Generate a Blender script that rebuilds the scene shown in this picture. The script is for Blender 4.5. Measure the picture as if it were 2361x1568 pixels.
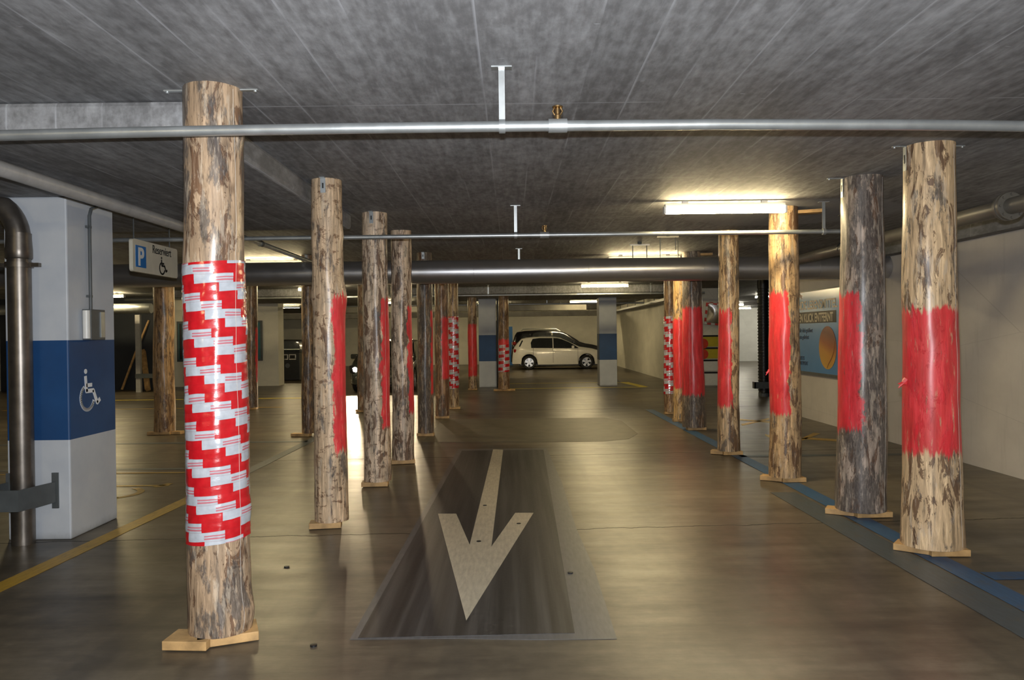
import bpy, bmesh, math, random
from mathutils import Vector, Matrix, noise as mn
PI = math.pi
for o in list(bpy.data.objects): bpy.data.objects.remove(o)
S = bpy.context.scene
COL = S.collection

# ------------------------------------------------------------ camera
W, H, FPX = 2361, 1568, 1800.0
CAM_Z = 1.57
camd = bpy.data.cameras.new('camera'); cam = bpy.data.objects.new('camera', camd); COL.objects.link(cam)
camd.sensor_width = 36; camd.lens = 36*FPX/W; camd.clip_start = .05; camd.clip_end = 200
RM = Matrix.Rotation(math.radians(90-.38), 3, 'X') @ Matrix.Rotation(math.radians(-.70), 3, 'Z')
cam.matrix_world = Matrix.Translation((0, 0, CAM_Z)) @ RM.to_4x4()
S.camera = cam
S.view_settings.view_transform = 'Standard'; S.view_settings.look = 'None'
S.view_settings.gamma = 1; S.view_settings.use_curve_mapping = False
S.view_settings.exposure = 0.0
# ------------------------------------------------------------ world
wd = bpy.data.worlds.new('world'); S.world = wd; wd.use_nodes = True
wd.node_tree.nodes['Background'].inputs[0].default_value = (.9, .85, .7, 1)
wd.node_tree.nodes['Background'].inputs[1].default_value = .02
# camera flash just above the lens
fl = bpy.data.lights.new('camera_flash', 'AREA'); fl.shape = 'RECTANGLE'; fl.size = .06; fl.size_y = .03
fl.energy = 235; fl.color = (.93, .96, 1.0); fl.spread = math.radians(170)
flo = bpy.data.objects.new('camera_flash', fl); COL.objects.link(flo)
flo.location = (0.0, .02, CAM_Z+.12); flo.rotation_euler = (math.radians(97), 0, 0)
LAMP_COL = (1.0, .80, .44); LAMP_E = 125.0

def ray(px, py): return RM @ Vector(((px-W/2)/FPX, -(py-H/2)/FPX, -1))
def FL(px, py, z=0.0):
    d = ray(px, py); t = (z-CAM_Z)/d.z
    return Vector((d.x*t, d.y*t, z))
def AT(px, py, y):
    d = ray(px, py); t = y/d.y
    return Vector((d.x*t, y, CAM_Z+d.z*t))
HC = 2.87
# ------------------------------------------------------------ mesh helper
class MB:
    def __init__(s): s.v = []; s.f = []; s.mi = []; s.cur = 0
    def add(s, vs, fs):
        b = len(s.v); s.v += [tuple(v) for v in vs]
        for f in fs: s.f.append(tuple(i+b for i in f)); s.mi.append(s.cur)
    def box(s, a, b):
        x0, y0, z0 = a; x1, y1, z1 = b
        s.add([(x0,y0,z0),(x1,y0,z0),(x1,y1,z0),(x0,y1,z0),(x0,y0,z1),(x1,y0,z1),(x1,y1,z1),(x0,y1,z1)],
              [(0,3,2,1),(4,5,6,7),(0,1,5,4),(1,2,6,5),(2,3,7,6),(3,0,4,7)])
    def rbox(s, c, size, rz=0, rx=0, ry=0):
        m = Matrix.Translation(c) @ Matrix.Rotation(rz,4,'Z') @ Matrix.Rotation(ry,4,'Y') @ Matrix.Rotation(rx,4,'X')
        hx, hy, hz = [q/2 for q in size]
        vs = [m @ Vector(p) for p in [(-hx,-hy,-hz),(hx,-hy,-hz),(hx,hy,-hz),(-hx,hy,-hz),(-hx,-hy,hz),(hx,-hy,hz),(hx,hy,hz),(-hx,hy,hz)]]
        s.add(vs, [(0,3,2,1),(4,5,6,7),(0,1,5,4),(1,2,6,5),(2,3,7,6),(3,0,4,7)])
    def tube(s, pts, r, n=16, caps=True):
        pts = [Vector(p) for p in pts]; rs = r if isinstance(r, (list, tuple)) else [r]*len(pts)
        up = None; rings = []
        for i, p in enumerate(pts):
            t = (pts[min(i+1, len(pts)-1)]-pts[max(i-1, 0)]).normalized()
            if up is None: up = t.orthogonal().normalized()
            up = (up - t*up.dot(t)).normalized(); w = t.cross(up)
            rings.append([p + (up*math.cos(2*PI*k/n) + w*math.sin(2*PI*k/n))*rs[i] for k in range(n)])
        vs = [v for r_ in rings for v in r_]; fs = []
        for i in range(len(pts)-1):
            for k in range(n):
                fs.append((i*n+k, i*n+(k+1)%n, (i+1)*n+(k+1)%n, (i+1)*n+k))
        if caps: fs.append(tuple(range(n))[::-1]); fs.append(tuple((len(pts)-1)*n+k for k in range(n)))
        s.add(vs, fs)
    def lathe(s, prof, c=(0,0,0), n=24, axis='Z', cap=True):
        vs = []; fs = []
        for r, z in prof:
            for k in range(n):
                a = 2*PI*k/n; x, y = r*math.cos(a), r*math.sin(a)
                p = (x, y, z) if axis == 'Z' else ((x, z, y) if axis == 'Y' else (z, x, y))
                vs.append((c[0]+p[0], c[1]+p[1], c[2]+p[2]))
        for i in range(len(prof)-1):
            for k in range(n): fs.append((i*n+k, i*n+(k+1)%n, (i+1)*n+(k+1)%n, (i+1)*n+k))
        if cap and prof[0][0] > 1e-4: fs.append(tuple(range(n)))
        if cap and prof[-1][0] > 1e-4: fs.append(tuple((len(prof)-1)*n+k for k in range(n)))
        s.add(vs, fs)
    def prism(s, poly, fn, t=.003):
        """poly of (u,v); fn(u,v,w)->xyz; w goes 0..t"""
        n = len(poly)
        vs = [fn(u, v, 0) for u, v in poly] + [fn(u, v, t) for u, v in poly]
        s.add(vs, [tuple(range(n))[::-1], tuple(range(n, 2*n))] + [(i, (i+1)%n, n+(i+1)%n, n+i) for i in range(n)])
    def stroke(s, pts, w, fn, t=.003):
        for (a, b) in zip(pts[:-1], pts[1:]):
            dx, dy = b[0]-a[0], b[1]-a[1]; l = math.hypot(dx, dy) or 1; nx, ny = -dy/l*w/2, dx/l*w/2
            ex, ey = dx/l*w*.15, dy/l*w*.15
            s.prism([(a[0]+nx-ex, a[1]+ny-ey), (a[0]-nx-ex, a[1]-ny-ey), (b[0]-nx+ex, b[1]-ny+ey), (b[0]+nx+ex, b[1]+ny+ey)], fn, t)
    def build(s, name, mats, parent=None, smooth=False, bevel=0, recalc=True):
        me = bpy.data.meshes.new(name); me.from_pydata(s.v, [], s.f)
        if not isinstance(mats, (list, tuple)): mats = [mats]
        for m in mats: me.materials.append(m)
        for p, m in zip(me.polygons, s.mi): p.material_index = m
        if recalc:
            bm = bmesh.new(); bm.from_mesh(me); bmesh.ops.recalc_face_normals(bm, faces=bm.faces); bm.to_mesh(me); bm.free()
        if smooth:
            me.polygons.foreach_set('use_smooth', [True]*len(me.polygons))
            me.set_sharp_from_angle(angle=math.radians(smooth if smooth is not True else 40))
        o = bpy.data.objects.new(name, me); COL.objects.link(o)
        if parent: o.parent = parent
        if bevel:
            b = o.modifiers.new('b', 'BEVEL'); b.width = bevel; b.segments = 2; b.limit_method = 'ANGLE'
        return o
def tag(o, label=None, cat=None, group=None, kind=None):
    if label: o['label'] = label
    if cat: o['category'] = cat
    if group: o['group'] = group
    if kind: o['kind'] = kind
    return o
def empty(name, loc, label, cat, group=None, rz=0):
    o = bpy.data.objects.new(name, None); COL.objects.link(o); o.location = loc; o.rotation_euler = (0,0,rz)
    o.empty_display_size = .1
    return tag(o, label, cat, group)
def copy_tree(o, parent=None):
    c = o.copy(); COL.objects.link(c)
    if parent: c.parent = parent
    for ch in list(o.children): copy_tree(ch, c)
    return c
def text_mesh(txt, size, mat, name, parent, mtx, xscale=1.0, ext=.0015, bold=0, align='LEFT'):
    cu = bpy.data.curves.new(name, 'FONT'); cu.body = txt; cu.size = size; cu.extrude = ext; cu.offset = bold; cu.align_x = align
    to = bpy.data.objects.new(name, cu); COL.objects.link(to)
    dg = bpy.context.evaluated_depsgraph_get()
    me = bpy.data.meshes.new_from_object(to.evaluated_get(dg)); bpy.data.objects.remove(to)
    me.transform(mtx @ Matrix.Diagonal((xscale, 1, 1, 1)))
    me.materials.clear(); me.materials.append(mat)
    o = bpy.data.objects.new(name, me); COL.objects.link(o); o.parent = parent
    return o
# ------------------------------------------------------------ materials
class NT:
    def __init__(s, name):
        s.m = bpy.data.materials.new(name); s.m.use_nodes = True; s.t = s.m.node_tree
        s.b = s.t.nodes['Principled BSDF']
    def n(s, ty, **kw):
        nd = s.t.nodes.new(ty)
        for k, v in kw.items(): setattr(nd, k, v)
        return nd
    def set(s, sock, v):
        if isinstance(v, bpy.types.NodeSocket): s.t.links.new(v, sock)
        elif v is not None: 
            if hasattr(sock.default_value, '__len__') and not hasattr(v, '__len__'): v = (v,)*len(sock.default_value)
            if hasattr(v, '__len__') and len(v) == 3 and len(sock.default_value) == 4: v = (*v, 1)
            sock.default_value = v
    def math(s, op, a, b=None, c=None, clamp=False):
        nd = s.n('ShaderNodeMath', operation=op); nd.use_clamp = clamp
        s.set(nd.inputs[0], a)
        if b is not None: s.set(nd.inputs[1], b)
        if c is not None: s.set(nd.inputs[2], c)
        return nd.outputs[0]
    def vmath(s, op, a, b):
        nd = s.n('ShaderNodeVectorMath', operation=op); s.set(nd.inputs[0], a); s.set(nd.inputs[1], b)
        return nd.outputs[1] if op in ('DOT_PRODUCT', 'LENGTH') else nd.outputs[0]
    def coord(s): return s.n('ShaderNodeTexCoord').outputs['Object']
    def map(s, v, scale=(1,1,1), loc=(0,0,0), rot=(0,0,0)):
        nd = s.n('ShaderNodeMapping'); s.set(nd.inputs[0], v); nd.inputs['Scale'].default_value = scale
        nd.inputs['Location'].default_value = loc; nd.inputs['Rotation'].default_value = rot
        return nd.outputs[0]
    def noise(s, v, scale=5, detail=4, rough=.55, dist=0):
        nd = s.n('ShaderNodeTexNoise'); s.set(nd.inputs['Vector'], v); nd.inputs['Scale'].default_value = scale
        nd.inputs['Detail'].default_value = detail; nd.inputs['Roughness'].default_value = rough; nd.inputs['Distortion'].default_value = dist
        return nd.outputs[0]
    def voro(s, v, scale=5, feature='F1'):
        nd = s.n('ShaderNodeTexVoronoi', feature=feature); s.set(nd.inputs['Vector'], v); nd.inputs['Scale'].default_value = scale
        return nd.outputs[0]
    def ss(s, x, a, b):
        nd = s.n('ShaderNodeMapRange', interpolation_type='SMOOTHSTEP'); s.set(nd.inputs[0], x)
        s.set(nd.inputs[1], a); s.set(nd.inputs[2], b); nd.inputs[3].default_value = 0; nd.inputs[4].default_value = 1
        return nd.outputs[0]
    def mix(s, f, a, b, mode='MIX'):
        nd = s.n('ShaderNodeMix', data_type='RGBA', blend_type=mode); s.set(nd.inputs[0], f); s.set(nd.inputs[6], a); s.set(nd.inputs[7], b)
        return nd.outputs[2]
    def ramp(s, f, stops):
        nd = s.n('ShaderNodeValToRGB'); s.set(nd.inputs[0], f); cr = nd.color_ramp
        while len(cr.elements) < len(stops): cr.elements.new(.5)
        for e, (p, c) in zip(cr.elements, stops): e.position = p; e.color = (*c, 1) if len(c) == 3 else c
        return nd.outputs[0]
    def sep(s, v):
        nd = s.n('ShaderNodeSeparateXYZ'); s.set(nd.inputs[0], v); return nd.outputs
    def bump(s, h, strength=.3, dist=.01):
        nd = s.n('ShaderNodeBump'); s.set(nd.inputs['Height'], h); nd.inputs['Strength'].default_value = strength; nd.inputs['Distance'].default_value = dist
        s.t.links.new(nd.outputs[0], s.b.inputs['Normal'])
    def out(s, color=None, rough=None, metal=None, spec=None, coat=None, coat_rough=None, emis=None, estr=None, alpha=None):
        for k, v in (('Base Color', color), ('Roughness', rough), ('Metallic', metal), ('Specular IOR Level', spec),
                     ('Coat Weight', coat), ('Coat Roughness', coat_rough), ('Emission Color', emis), ('Emission Strength', estr), ('Alpha', alpha)):
            if v is not None: s.set(s.b.inputs[k], v)
        return s.m
def simple(name, col, rough=.5, metal=0, var=.12, scale=12, coat=None, spec=None, bump=0):
    t = NT(name); c = t.coord(); nz = t.noise(c, scale, 5)
    dk = tuple(x*(1-var) for x in col); lt = tuple(min(1, x*(1+var)) for x in col)
    if bump: t.bump(t.noise(c, scale*4, 4), bump, .004)
    return t.out(color=t.ramp(nz, [(.3, dk), (.7, lt)]), rough=rough, metal=metal, coat=coat, spec=spec)
def emit(name, col, s):
    t = NT(name); c = t.coord(); nz = t.noise(c, 3, 1)
    return t.out(color=t.mix(nz, (.8,.8,.8), (.85,.85,.85)), rough=.4, emis=col, estr=s)

def m_ceiling():
    t = NT('board_marked_concrete'); c = t.coord()
    x, y, z = t.sep(c)
    streak = t.noise(t.map(c, (8, .9, 3)), 2.2, 6, .62)
    blot = t.noise(t.map(c, (1, .6, 1)), 1.3, 5, .6)
    fine = t.noise(t.map(c, (9, 4, 10)), 2.2, 5, .65)
    f = t.math('ADD', t.math('MULTIPLY', streak, .36), t.math('ADD', t.math('MULTIPLY', blot, .34), t.math('MULTIPLY', fine, .36)))
    base = t.ramp(f, [(.36, (.13, .13, .135)), (.48, (.20, .20, .205)), (.54, (.26, .263, .27)), (.66, (.38, .385, .40))])
    # per board tone and pale seams
    xw = t.math('ADD', x, t.math('MULTIPLY', t.noise(t.map(c, (0, .4, 0)), 1.2, 2), .02))
    bx = t.math('DIVIDE', t.math('ADD', xw, 20.14), .26)
    ix = t.math('FLOOR', bx); fx = t.math('FRACT', bx)
    wn = t.n('ShaderNodeTexWhiteNoise', noise_dimensions='1D'); t.set(wn.inputs['W'], ix)
    tone = t.math('ADD', .82, t.math('MULTIPLY', wn.outputs[0], .24))
    col = t.mix(1, base, t.n('ShaderNodeCombineColor').outputs[0], 'MIX')
    cc = t.n('ShaderNodeCombineColor'); [t.set(cc.inputs[i], tone) for i in range(3)]
    col = t.mix(1, base, cc.outputs[0], 'MULTIPLY')
    ex = t.math('MINIMUM', fx, t.math('SUBTRACT', 1, fx))
    even = t.math('LESS_THAN', t.math('MODULO', ix, 2), .5)
    seam = t.math('MULTIPLY', t.math('SUBTRACT', 1, t.ss(ex, .012, .06)), t.ss(t.noise(t.map(c, (2, .5, 1)), 2, 4), .42, .62))
    seam = t.math('MULTIPLY', seam, t.math('ADD', .08, t.math('MULTIPLY', even, .6)))
    by = t.math('FRACT', t.math('DIVIDE', t.math('ADD', y, 2.05), 2.15)); ey = t.math('MINIMUM', by, t.math('SUBTRACT', 1, by))
    seam2 = t.math('MULTIPLY', t.math('SUBTRACT', 1, t.ss(ey, .002, .006)), t.ss(t.noise(t.map(c, (1, .2, 1)), 1.6, 3), .45, .6))
    sm = t.math('MAXIMUM', seam, t.math('MULTIPLY', seam2, .6))
    col = t.mix(sm, col, (.46, .47, .50))
    spots = t.math('SUBTRACT', 1, t.ss(t.voro(t.map(c, (3, 8, 3)), 1.6), .05, .09))
    spots = t.math('MULTIPLY', spots, t.ss(t.noise(c, 3, 2), .5, .6))
    col = t.mix(t.math('MULTIPLY', spots, .6), col, (.5, .51, .55))
    # smooth repaired patch beside the rear fluorescent tube
    dx = t.math('DIVIDE', t.math('SUBTRACT', x, 3.1), 1.15); dy = t.math('DIVIDE', t.math('SUBTRACT', y, 8.6), .95)
    rr = t.math('ADD', t.math('ADD', t.math('MULTIPLY', dx, dx), t.math('MULTIPLY', dy, dy)), t.math('MULTIPLY', t.math('SUBTRACT', t.noise(c, 3, 4), .5), .9))
    pm = t.math('MULTIPLY', t.math('SUBTRACT', 1, t.ss(rr, .95, 1.05)), .75)
    col = t.mix(pm, col, (.30, .31, .34))
    t.bump(f, .35, .01)
    return t.out(color=col, rough=.72, spec=.3)
def m_floor():
    t = NT('sealed_concrete_floor'); c = t.coord(); x, y, z = t.sep(c)
    a = t.noise(t.map(c, (.5, 1.4, 1)), 1.1, 6, .6); b = t.noise(c, 9, 5, .65); d = t.noise(t.map(c, (.6, 3.5, 1)), 1.7, 5, .6)
    f = t.math('ADD', t.math('MULTIPLY', a, .5), t.math('ADD', t.math('MULTIPLY', b, .22), t.math('MULTIPLY', d, .3)))
    col = t.ramp(f, [(.36, (.050, .042, .032)), (.46, (.090, .074, .052)), (.54, (.128, .106, .074)), (.66, (.20, .170, .122))])
    # expansion joint
    w = t.math('MULTIPLY', t.math('SUBTRACT', t.noise(t.map(c, (2, 0, 0)), 1.5, 4), .5), .16)
    def line(pos, wd):
        return t.math('SUBTRACT', 1, t.ss(t.math('ABSOLUTE', t.math('SUBTRACT', t.math('ADD', t.math('SUBTRACT', y, t.math('MULTIPLY', x, .05)), w), pos)), wd*.4, wd))
    ln = t.math('MAXIMUM', line(6.25, .013), t.math('MAXIMUM', line(10.1, .016), t.math('MAXIMUM', line(16.2, .03), line(22, .04))))
    col = t.mix(t.math('MULTIPLY', ln, .85), col, (.012, .011, .010))
    sp = t.math('MULTIPLY', t.math('SUBTRACT', 1, t.ss(t.voro(c, .7), .012, .018)), .8)
    col = t.mix(sp, col, (.02, .02, .02))
    # tyre dark wear, red paint dust under the posts
    tw = t.math('MULTIPLY', t.ss(t.noise(t.map(c, (2.5, .12, 1)), 1.2, 3), .5, .68), .4)
    col = t.mix(tw, col, (.045, .040, .034))
    ro = t.math('ADD', .25, t.math('ADD', t.math('MULTIPLY', t.noise(t.map(c, (.7, 2.4, 1)), 2, 5), .20), t.math('MULTIPLY', ln, .3)))
    h = t.math('ADD', t.noise(t.map(c, (1, 5, 1)), 4, 4), t.math('MULTIPLY', t.noise(c, 60, 2), .15))
    t.bump(h, .10, .01)
    return t.out(color=col, rough=ro, spec=.40)
def m_paint_floor(name, col, wear=.5, rough=.45):
    t = NT(name); c = t.coord()
    n1 = t.noise(c, 7, 6, .7); n2 = t.noise(t.map(c, (12, 2, 1)), 4, 5)
    f = t.math('MULTIPLY', t.ss(n1, .50, .72), wear)
    v = t.ramp(n2, [(.3, tuple(x*.8 for x in col)), (.7, tuple(min(1, x*1.12) for x in col))])
    return t.out(color=t.mix(f, v, (.085, .072, .05)), rough=rough)
def m_wall(name, col, dirt=.25):
    t = NT(name); c = t.coord(); x, y, z = t.sep(c)
    n = t.noise(t.map(c, (1, 1, 1.6)), 1.2, 6, .6); n2 = t.noise(t.map(c, (7, 7, .8)), 2, 5)
    v = t.ramp(n, [(.3, tuple(q*.86 for q in col)), (.65, col)])
    v = t.mix(t.math('MULTIPLY', t.ss(n2, .55, .8), dirt), v, tuple(q*.55 for q in col))
    crack = t.math('SUBTRACT', 1, t.ss(t.voro(t.map(c, (1, .5, 2.2)), .5, 'DISTANCE_TO_EDGE'), .001, .004))
    v = t.mix(t.math('MULTIPLY', crack, .3), v, tuple(q*.45 for q in col))
    t.bump(t.noise(c, 40, 4), .25, .004)
    return t.out(color=v, rough=.65, spec=.3)
def m_column():
    t = NT('painted_column_with_blue_band'); c = t.coord(); x, y, z = t.sep(c)
    n = t.noise(c, 3, 5)
    white = t.ramp(n, [(.3, (.50, .54, .60)), (.7, (.60, .63, .67))])
    blue = t.ramp(n, [(.3, (.010, .055, .17)), (.7, (.014, .075, .22))])
    f = t.math('MULTIPLY', t.math('GREATER_THAN', z, .785), t.math('LESS_THAN', z, 1.57))
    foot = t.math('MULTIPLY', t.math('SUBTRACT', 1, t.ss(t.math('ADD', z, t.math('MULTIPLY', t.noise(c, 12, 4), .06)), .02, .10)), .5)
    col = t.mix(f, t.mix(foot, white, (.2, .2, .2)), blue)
    t.bump(t.noise(c, 30, 3), .15, .003)
    return t.out(color=col, rough=.5)
def m_post(name, seed, tone=(.50, .35, .19), bark=.5, grey=.2, cross=0, paint=None, gloss=.5):
    """paint = (angle, halfwidth_rad, z0, z1)"""
    t = NT(name); c0 = t.coord(); c = t.vmath('ADD', c0, (seed*3.1, seed*1.7, seed*5.3)); x, y, z = t.sep(c0)
    grain = t.noise(t.map(c, (14, 14, 1.2)), 3, 6, .65, .4)
    col = t.ramp(grain, [(.36, tuple(q*.42 for q in tone)), (.45, tuple(q*.80 for q in tone)), (.54, tone), (.66, tuple(min(1, q*1.45+.03) for q in tone))])
    br = t.noise(t.map(c, (7, 7, 2.0)), 1.6, 8, .72, .8)
    brf = t.ss(br, .585-.17*bark, .62-.17*bark)
    col = t.mix(t.math('MULTIPLY', brf, .85), col, t.ramp(grain, [(.3, (.045, .018, .008)), (.6, (.14, .062, .026)), (.8, (.24, .12, .055))]))
    if cross:
        cr = t.noise(t.map(c, (7, 7, 11), rot=(.14, .1, 0)), 2.0, 8, .74, 0)
        col = t.mix(t.math('MULTIPLY', t.ss(cr, .535, .60), cross), col, t.ramp(grain, [(.4, (.07, .03, .012)), (.6, (.20, .09, .04))]))
    gr = t.noise(t.map(c, (5, 5, 1.5)), 1.9, 7, .68)
    gf = t.ss(gr, .60-.20*grey, .66-.20*grey)
    col = t.mix(t.math('MULTIPLY', gf, .8), col, t.ramp(t.noise(t.map(c, (20, 20, 4)), 5, 4, .7), [(.35, (.035, .030, .028)), (.55, (.10, .085, .075)), (.75, (.34, .29, .24))]))
    kn = t.voro(t.map(c, (2, 2, 1.4)), 2.3)
    kf = t.math('SUBTRACT', 1, t.ss(kn, .04, .17))
    col = t.mix(t.math('MULTIPLY', kf, .75), col, (.07, .032, .014))
    pale = t.ss(t.noise(t.map(c, (10, 10, 1.6)), 2.4, 5, .7), .55, .62)
    col = t.mix(t.math('MULTIPLY', pale, .45), col, (.62, .52, .40))
    if paint:
        an, hw, z0, z1 = paint
        a = t.math('ARCTAN2', t.math('ADD', t.math('MULTIPLY', x, -math.sin(an)), t.math('MULTIPLY', y, math.cos(an))),
                   t.math('ADD', t.math('MULTIPLY', x, math.cos(an)), t.math('MULTIPLY', y, math.sin(an))))
        nz = t.math('SUBTRACT', t.noise(t.map(c, (6, 6, 3)), 2, 6, .65), .5)
        st = t.math('SUBTRACT', t.noise(t.map(c, (22, 22, 1.2)), 2, 4, .6), .5)
        am = t.math('SUBTRACT', 1, t.ss(t.math('ADD', t.math('ABSOLUTE', a), t.math('MULTIPLY', nz, 1.1)), hw-.05, hw+.06))
        zz = t.math('ADD', z, t.math('ADD', t.math('MULTIPLY', nz, .12), t.math('MULTIPLY', st, .22)))
        zm = t.math('MULTIPLY', t.ss(zz, z0-.02, z0+.03), t.math('SUBTRACT', 1, t.ss(zz, z1-.03, z1+.01)))
        thin = t.math('SUBTRACT', 1, t.math('MULTIPLY', t.ss(t.noise(t.map(c, (16, 16, 2.5)), 2.2, 7, .7), .56, .70), .75))
        pm = t.math('MULTIPLY', t.math('MULTIPLY', am, zm), thin)
        red = t.ramp(t.noise(t.map(c, (9, 9, 1.5)), 2, 5), [(.3, (.55, .012, .018)), (.55, (.82, .022, .036)), (.75, (1.0, .05, .075))])
        col = t.mix(t.math('MULTIPLY', pm, .95), col, red)
    t.bump(t.math('ADD', t.math('ADD', grain, t.math('MULTIPLY', brf, .5)), t.math('MULTIPLY', gf, .4)), .5, .01)
    return t.out(color=col, rough=.62, coat=gloss, coat_rough=.28)
def m_tape(name, r, pitch=.0467, shift=.112, seed=0.0, smear=0):
    t = NT(name); c = t.coord(); x, y, z = t.sep(c)
    th = t.math('ADD', t.math('ARCTAN2', x, t.math('MULTIPLY', y, -1)), PI)     # 0 at the back, grows to the right seen from the front
    u0 = t.math('MULTIPLY', th, r)
    tilt = t.math('MULTIPLY', t.math('SUBTRACT', th, PI), .010)
    wav = t.math('MULTIPLY', t.math('SUBTRACT', t.noise(t.map(c, (3, 3, 5)), 1.3, 2), .5), .022)
    zz = t.math('DIVIDE', t.math('SUBTRACT', 4.0+seed, t.math('ADD', z, t.math('SUBTRACT', wav, tilt))), pitch)
    row = t.math('FLOOR', zz); fr = t.math('FRACT', zz)
    wn = t.n('ShaderNodeTexWhiteNoise', noise_dimensions='1D'); t.set(wn.inputs['W'], row)
    jit = t.math('MULTIPLY', t.math('SUBTRACT', wn.outputs[0], .5), .03)
    u = t.math('FRACT', t.math('DIVIDE', t.math('ADD', t.math('SUBTRACT', u0, t.math('MULTIPLY', row, shift)), jit), .40))
    u = t.math('FRACT', t.math('ADD', u, 10))
    red = t.math('LESS_THAN', u, .5)
    st = t.math('GREATER_THAN', u, .75)
    l1 = t.math('MULTIPLY', t.math('GREATER_THAN', fr, .35), t.math('LESS_THAN', fr, .50))
    l2 = t.math('MULTIPLY', t.math('GREATER_THAN', fr, .62), t.math('LESS_THAN', fr, .80))
    lines = t.math('MULTIPLY', t.math('ADD', l1, l2, clamp=True), st)
    nz = t.noise(c, 25, 3)
    wcol = t.mix(t.math('MULTIPLY', lines, .75), t.ramp(nz, [(.3, (.42, .45, .50)), (.7, (.52, .55, .60))]), (.55, .06, .09))
    rcol = t.ramp(nz, [(.3, (.46, .008, .013)), (.7, (.58, .013, .020))])
    col = t.mix(red, wcol, rcol)
    edge = t.math('LESS_THAN', fr, .05)
    col = t.mix(t.math('MULTIPLY', edge, .25), col, (.3, .02, .03))
    t.bump(t.math('ADD', t.math('MULTIPLY', fr, .6), t.math('MULTIPLY', t.noise(t.map(c, (8, 8, 20)), 2, 4), .6)), .5, .006)
    return t.out(color=col, rough=.25, coat=.8, coat_rough=.12)
def m_metal(name, col, rough=.3, var=.15, metal=1.0, bmp=.06):
    t = NT(name); c = t.coord(); n = t.noise(c, 6, 5, .6); n2 = t.noise(t.map(c, (1, 1, 1)), 30, 3)
    t.bump(n2, bmp, .002)
    return t.out(color=t.ramp(n, [(.3, tuple(q*(1-var) for q in col)), (.7, tuple(min(1, q*(1+var)) for q in col))]),
                 rough=t.math('ADD', rough-.06, t.math('MULTIPLY', n, .12)), metal=metal)
def m_glass(name, tint=(.02, .022, .025)):
    t = NT(name); c = t.coord(); n = t.noise(c, 2, 2)
    return t.out(color=t.mix(n, tint, tuple(q*1.4 for q in tint)), rough=.06, spec=.7, coat=.5, coat_rough=.03)

M = {}
M['ceil'] = m_ceiling(); M['floor'] = m_floor()
M['wall'] = m_wall('beige_painted_wall', (.66, .62, .57)); M['wall_w'] = m_wall('cream_painted_wall', (.84, .81, .70), .15)
M['wall_d'] = m_wall('dark_steel_partition', (.035, .04, .05), .1)
M['bright'] = m_wall('whitewashed_ramp_wall', (.85, .85, .82), .08)
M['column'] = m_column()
M['galv'] = m_metal('galvanised_steel', (.50, .53, .54), .38, metal=.75); M['duct'] = m_metal('spiral_duct_steel', (.50, .50, .52), .31, .03, .88, 0)
M['dsteel'] = m_metal('dark_steel_pipe', (.19, .17, .15), .36, .3, .85); M['gsteel'] = simple('grey_painted_steel', (.085, .095, .10), .45)
M['pvc'] = simple('grey_plastic_pipe', (.36, .355, .35), .4); M['soil'] = simple('brown_grey_drain_pipe', (.13, .12, .10), .4, var=.25, scale=5)
M['plank'] = simple('sawn_softwood', (.50, .31, .13), .6, var=.35, scale=9, bump=.3)
M['white'] = simple('white_enamel', (.75, .75, .72), .35, var=.04); M['black'] = simple('black_plastic', (.012, .012, .013), .4, var=.3)
M['rubber'] = simple('tyre_rubber', (.012, .012, .012), .7, var=.3); M['alloy'] = m_metal('alloy_wheel', (.75, .75, .76), .28, .05, .6)
M['icon'] = simple('white_marking_paint', (.85, .88, .92), .5, var=.04); M['blue'] = simple('blue_sign_paint', (.010, .16, .48), .4, var=.05)
M['signw'] = simple('sign_cream_acrylic', (.66, .62, .50), .4, var=.05); M['ink'] = simple('black_ink', (.015, .015, .015), .5)
M['yellow'] = m_paint_floor('yellow_floor_paint', (.50, .31, .035), .35); M['yellowb'] = m_paint_floor('bright_yellow_floor_paint', (.95, .75, .03), .1)
M['bluef'] = m_paint_floor('blue_floor_paint', (.030, .10, .22), .55); M['bluef2'] = m_paint_floor('faded_blue_floor_paint', (.060, .080, .095), .6)
M['greyf'] = m_paint_floor('grey_floor_patch', (.115, .115, .118), .15, .4); M['whitef'] = m_paint_floor('cream_floor_paint', (.50, .45, .35), .10, .5)
M['yel'] = simple('yellow_hazard_panel', (.55, .45, .03), .45, var=.08); M['copper'] = m_metal('brass', (.45, .30, .14), .3)
M['tube'] = emit('fluorescent_diffuser', LAMP_COL, LAMP_E)
M['tubew'] = emit('ramp_daylight_diffuser', (1.0, .93, .74), 90)  # glow of the added ramp lamps, in place of daylight
M['tin'] = simple('dull_tin', (.30, .285, .24), .5, var=.2, scale=3)
M['glass'] = m_glass('dark_car_glass')

# ------------------------------------------------------------ room shell
YB = 42.0
def struct(name, mb, mat, **k): return tag(mb.build(name, mat, **k), kind='structure')
mb = MB(); mb.box((-16, -6, -.2), (20, YB+.3, 0)); struct('floor', mb, M['floor'])
mb = MB(); mb.box((-16, -6, HC), (20, YB+.3, HC+.3))
struct('ceiling', mb, M['ceil'])
mb = MB(); mb.box((-5.75, 4.25, 2.70), (-1.68, 8.25, HC-.001)); struct('trim_2', mb, M['ceil'], bevel=.03)
mb = MB()                       # drop panel round the near column
mb.box((-2.7, 20.7, 2.66), (4.75, 24.9, HC-.001))                          # far drop panels
mb.box((-9.2, 20.7, 2.66), (-5.4, 24.9, HC-.001))
struct('trim_3', mb, M['ceil'], bevel=.03)
mb = MB(); mb.prism([(5.30, -6), (5.30, 15.6), (5.62, 15.6), (5.62, -6)], lambda u, v, w: (u, v, w), HC)
struct('wall_right', mb, M['wall'])
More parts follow.
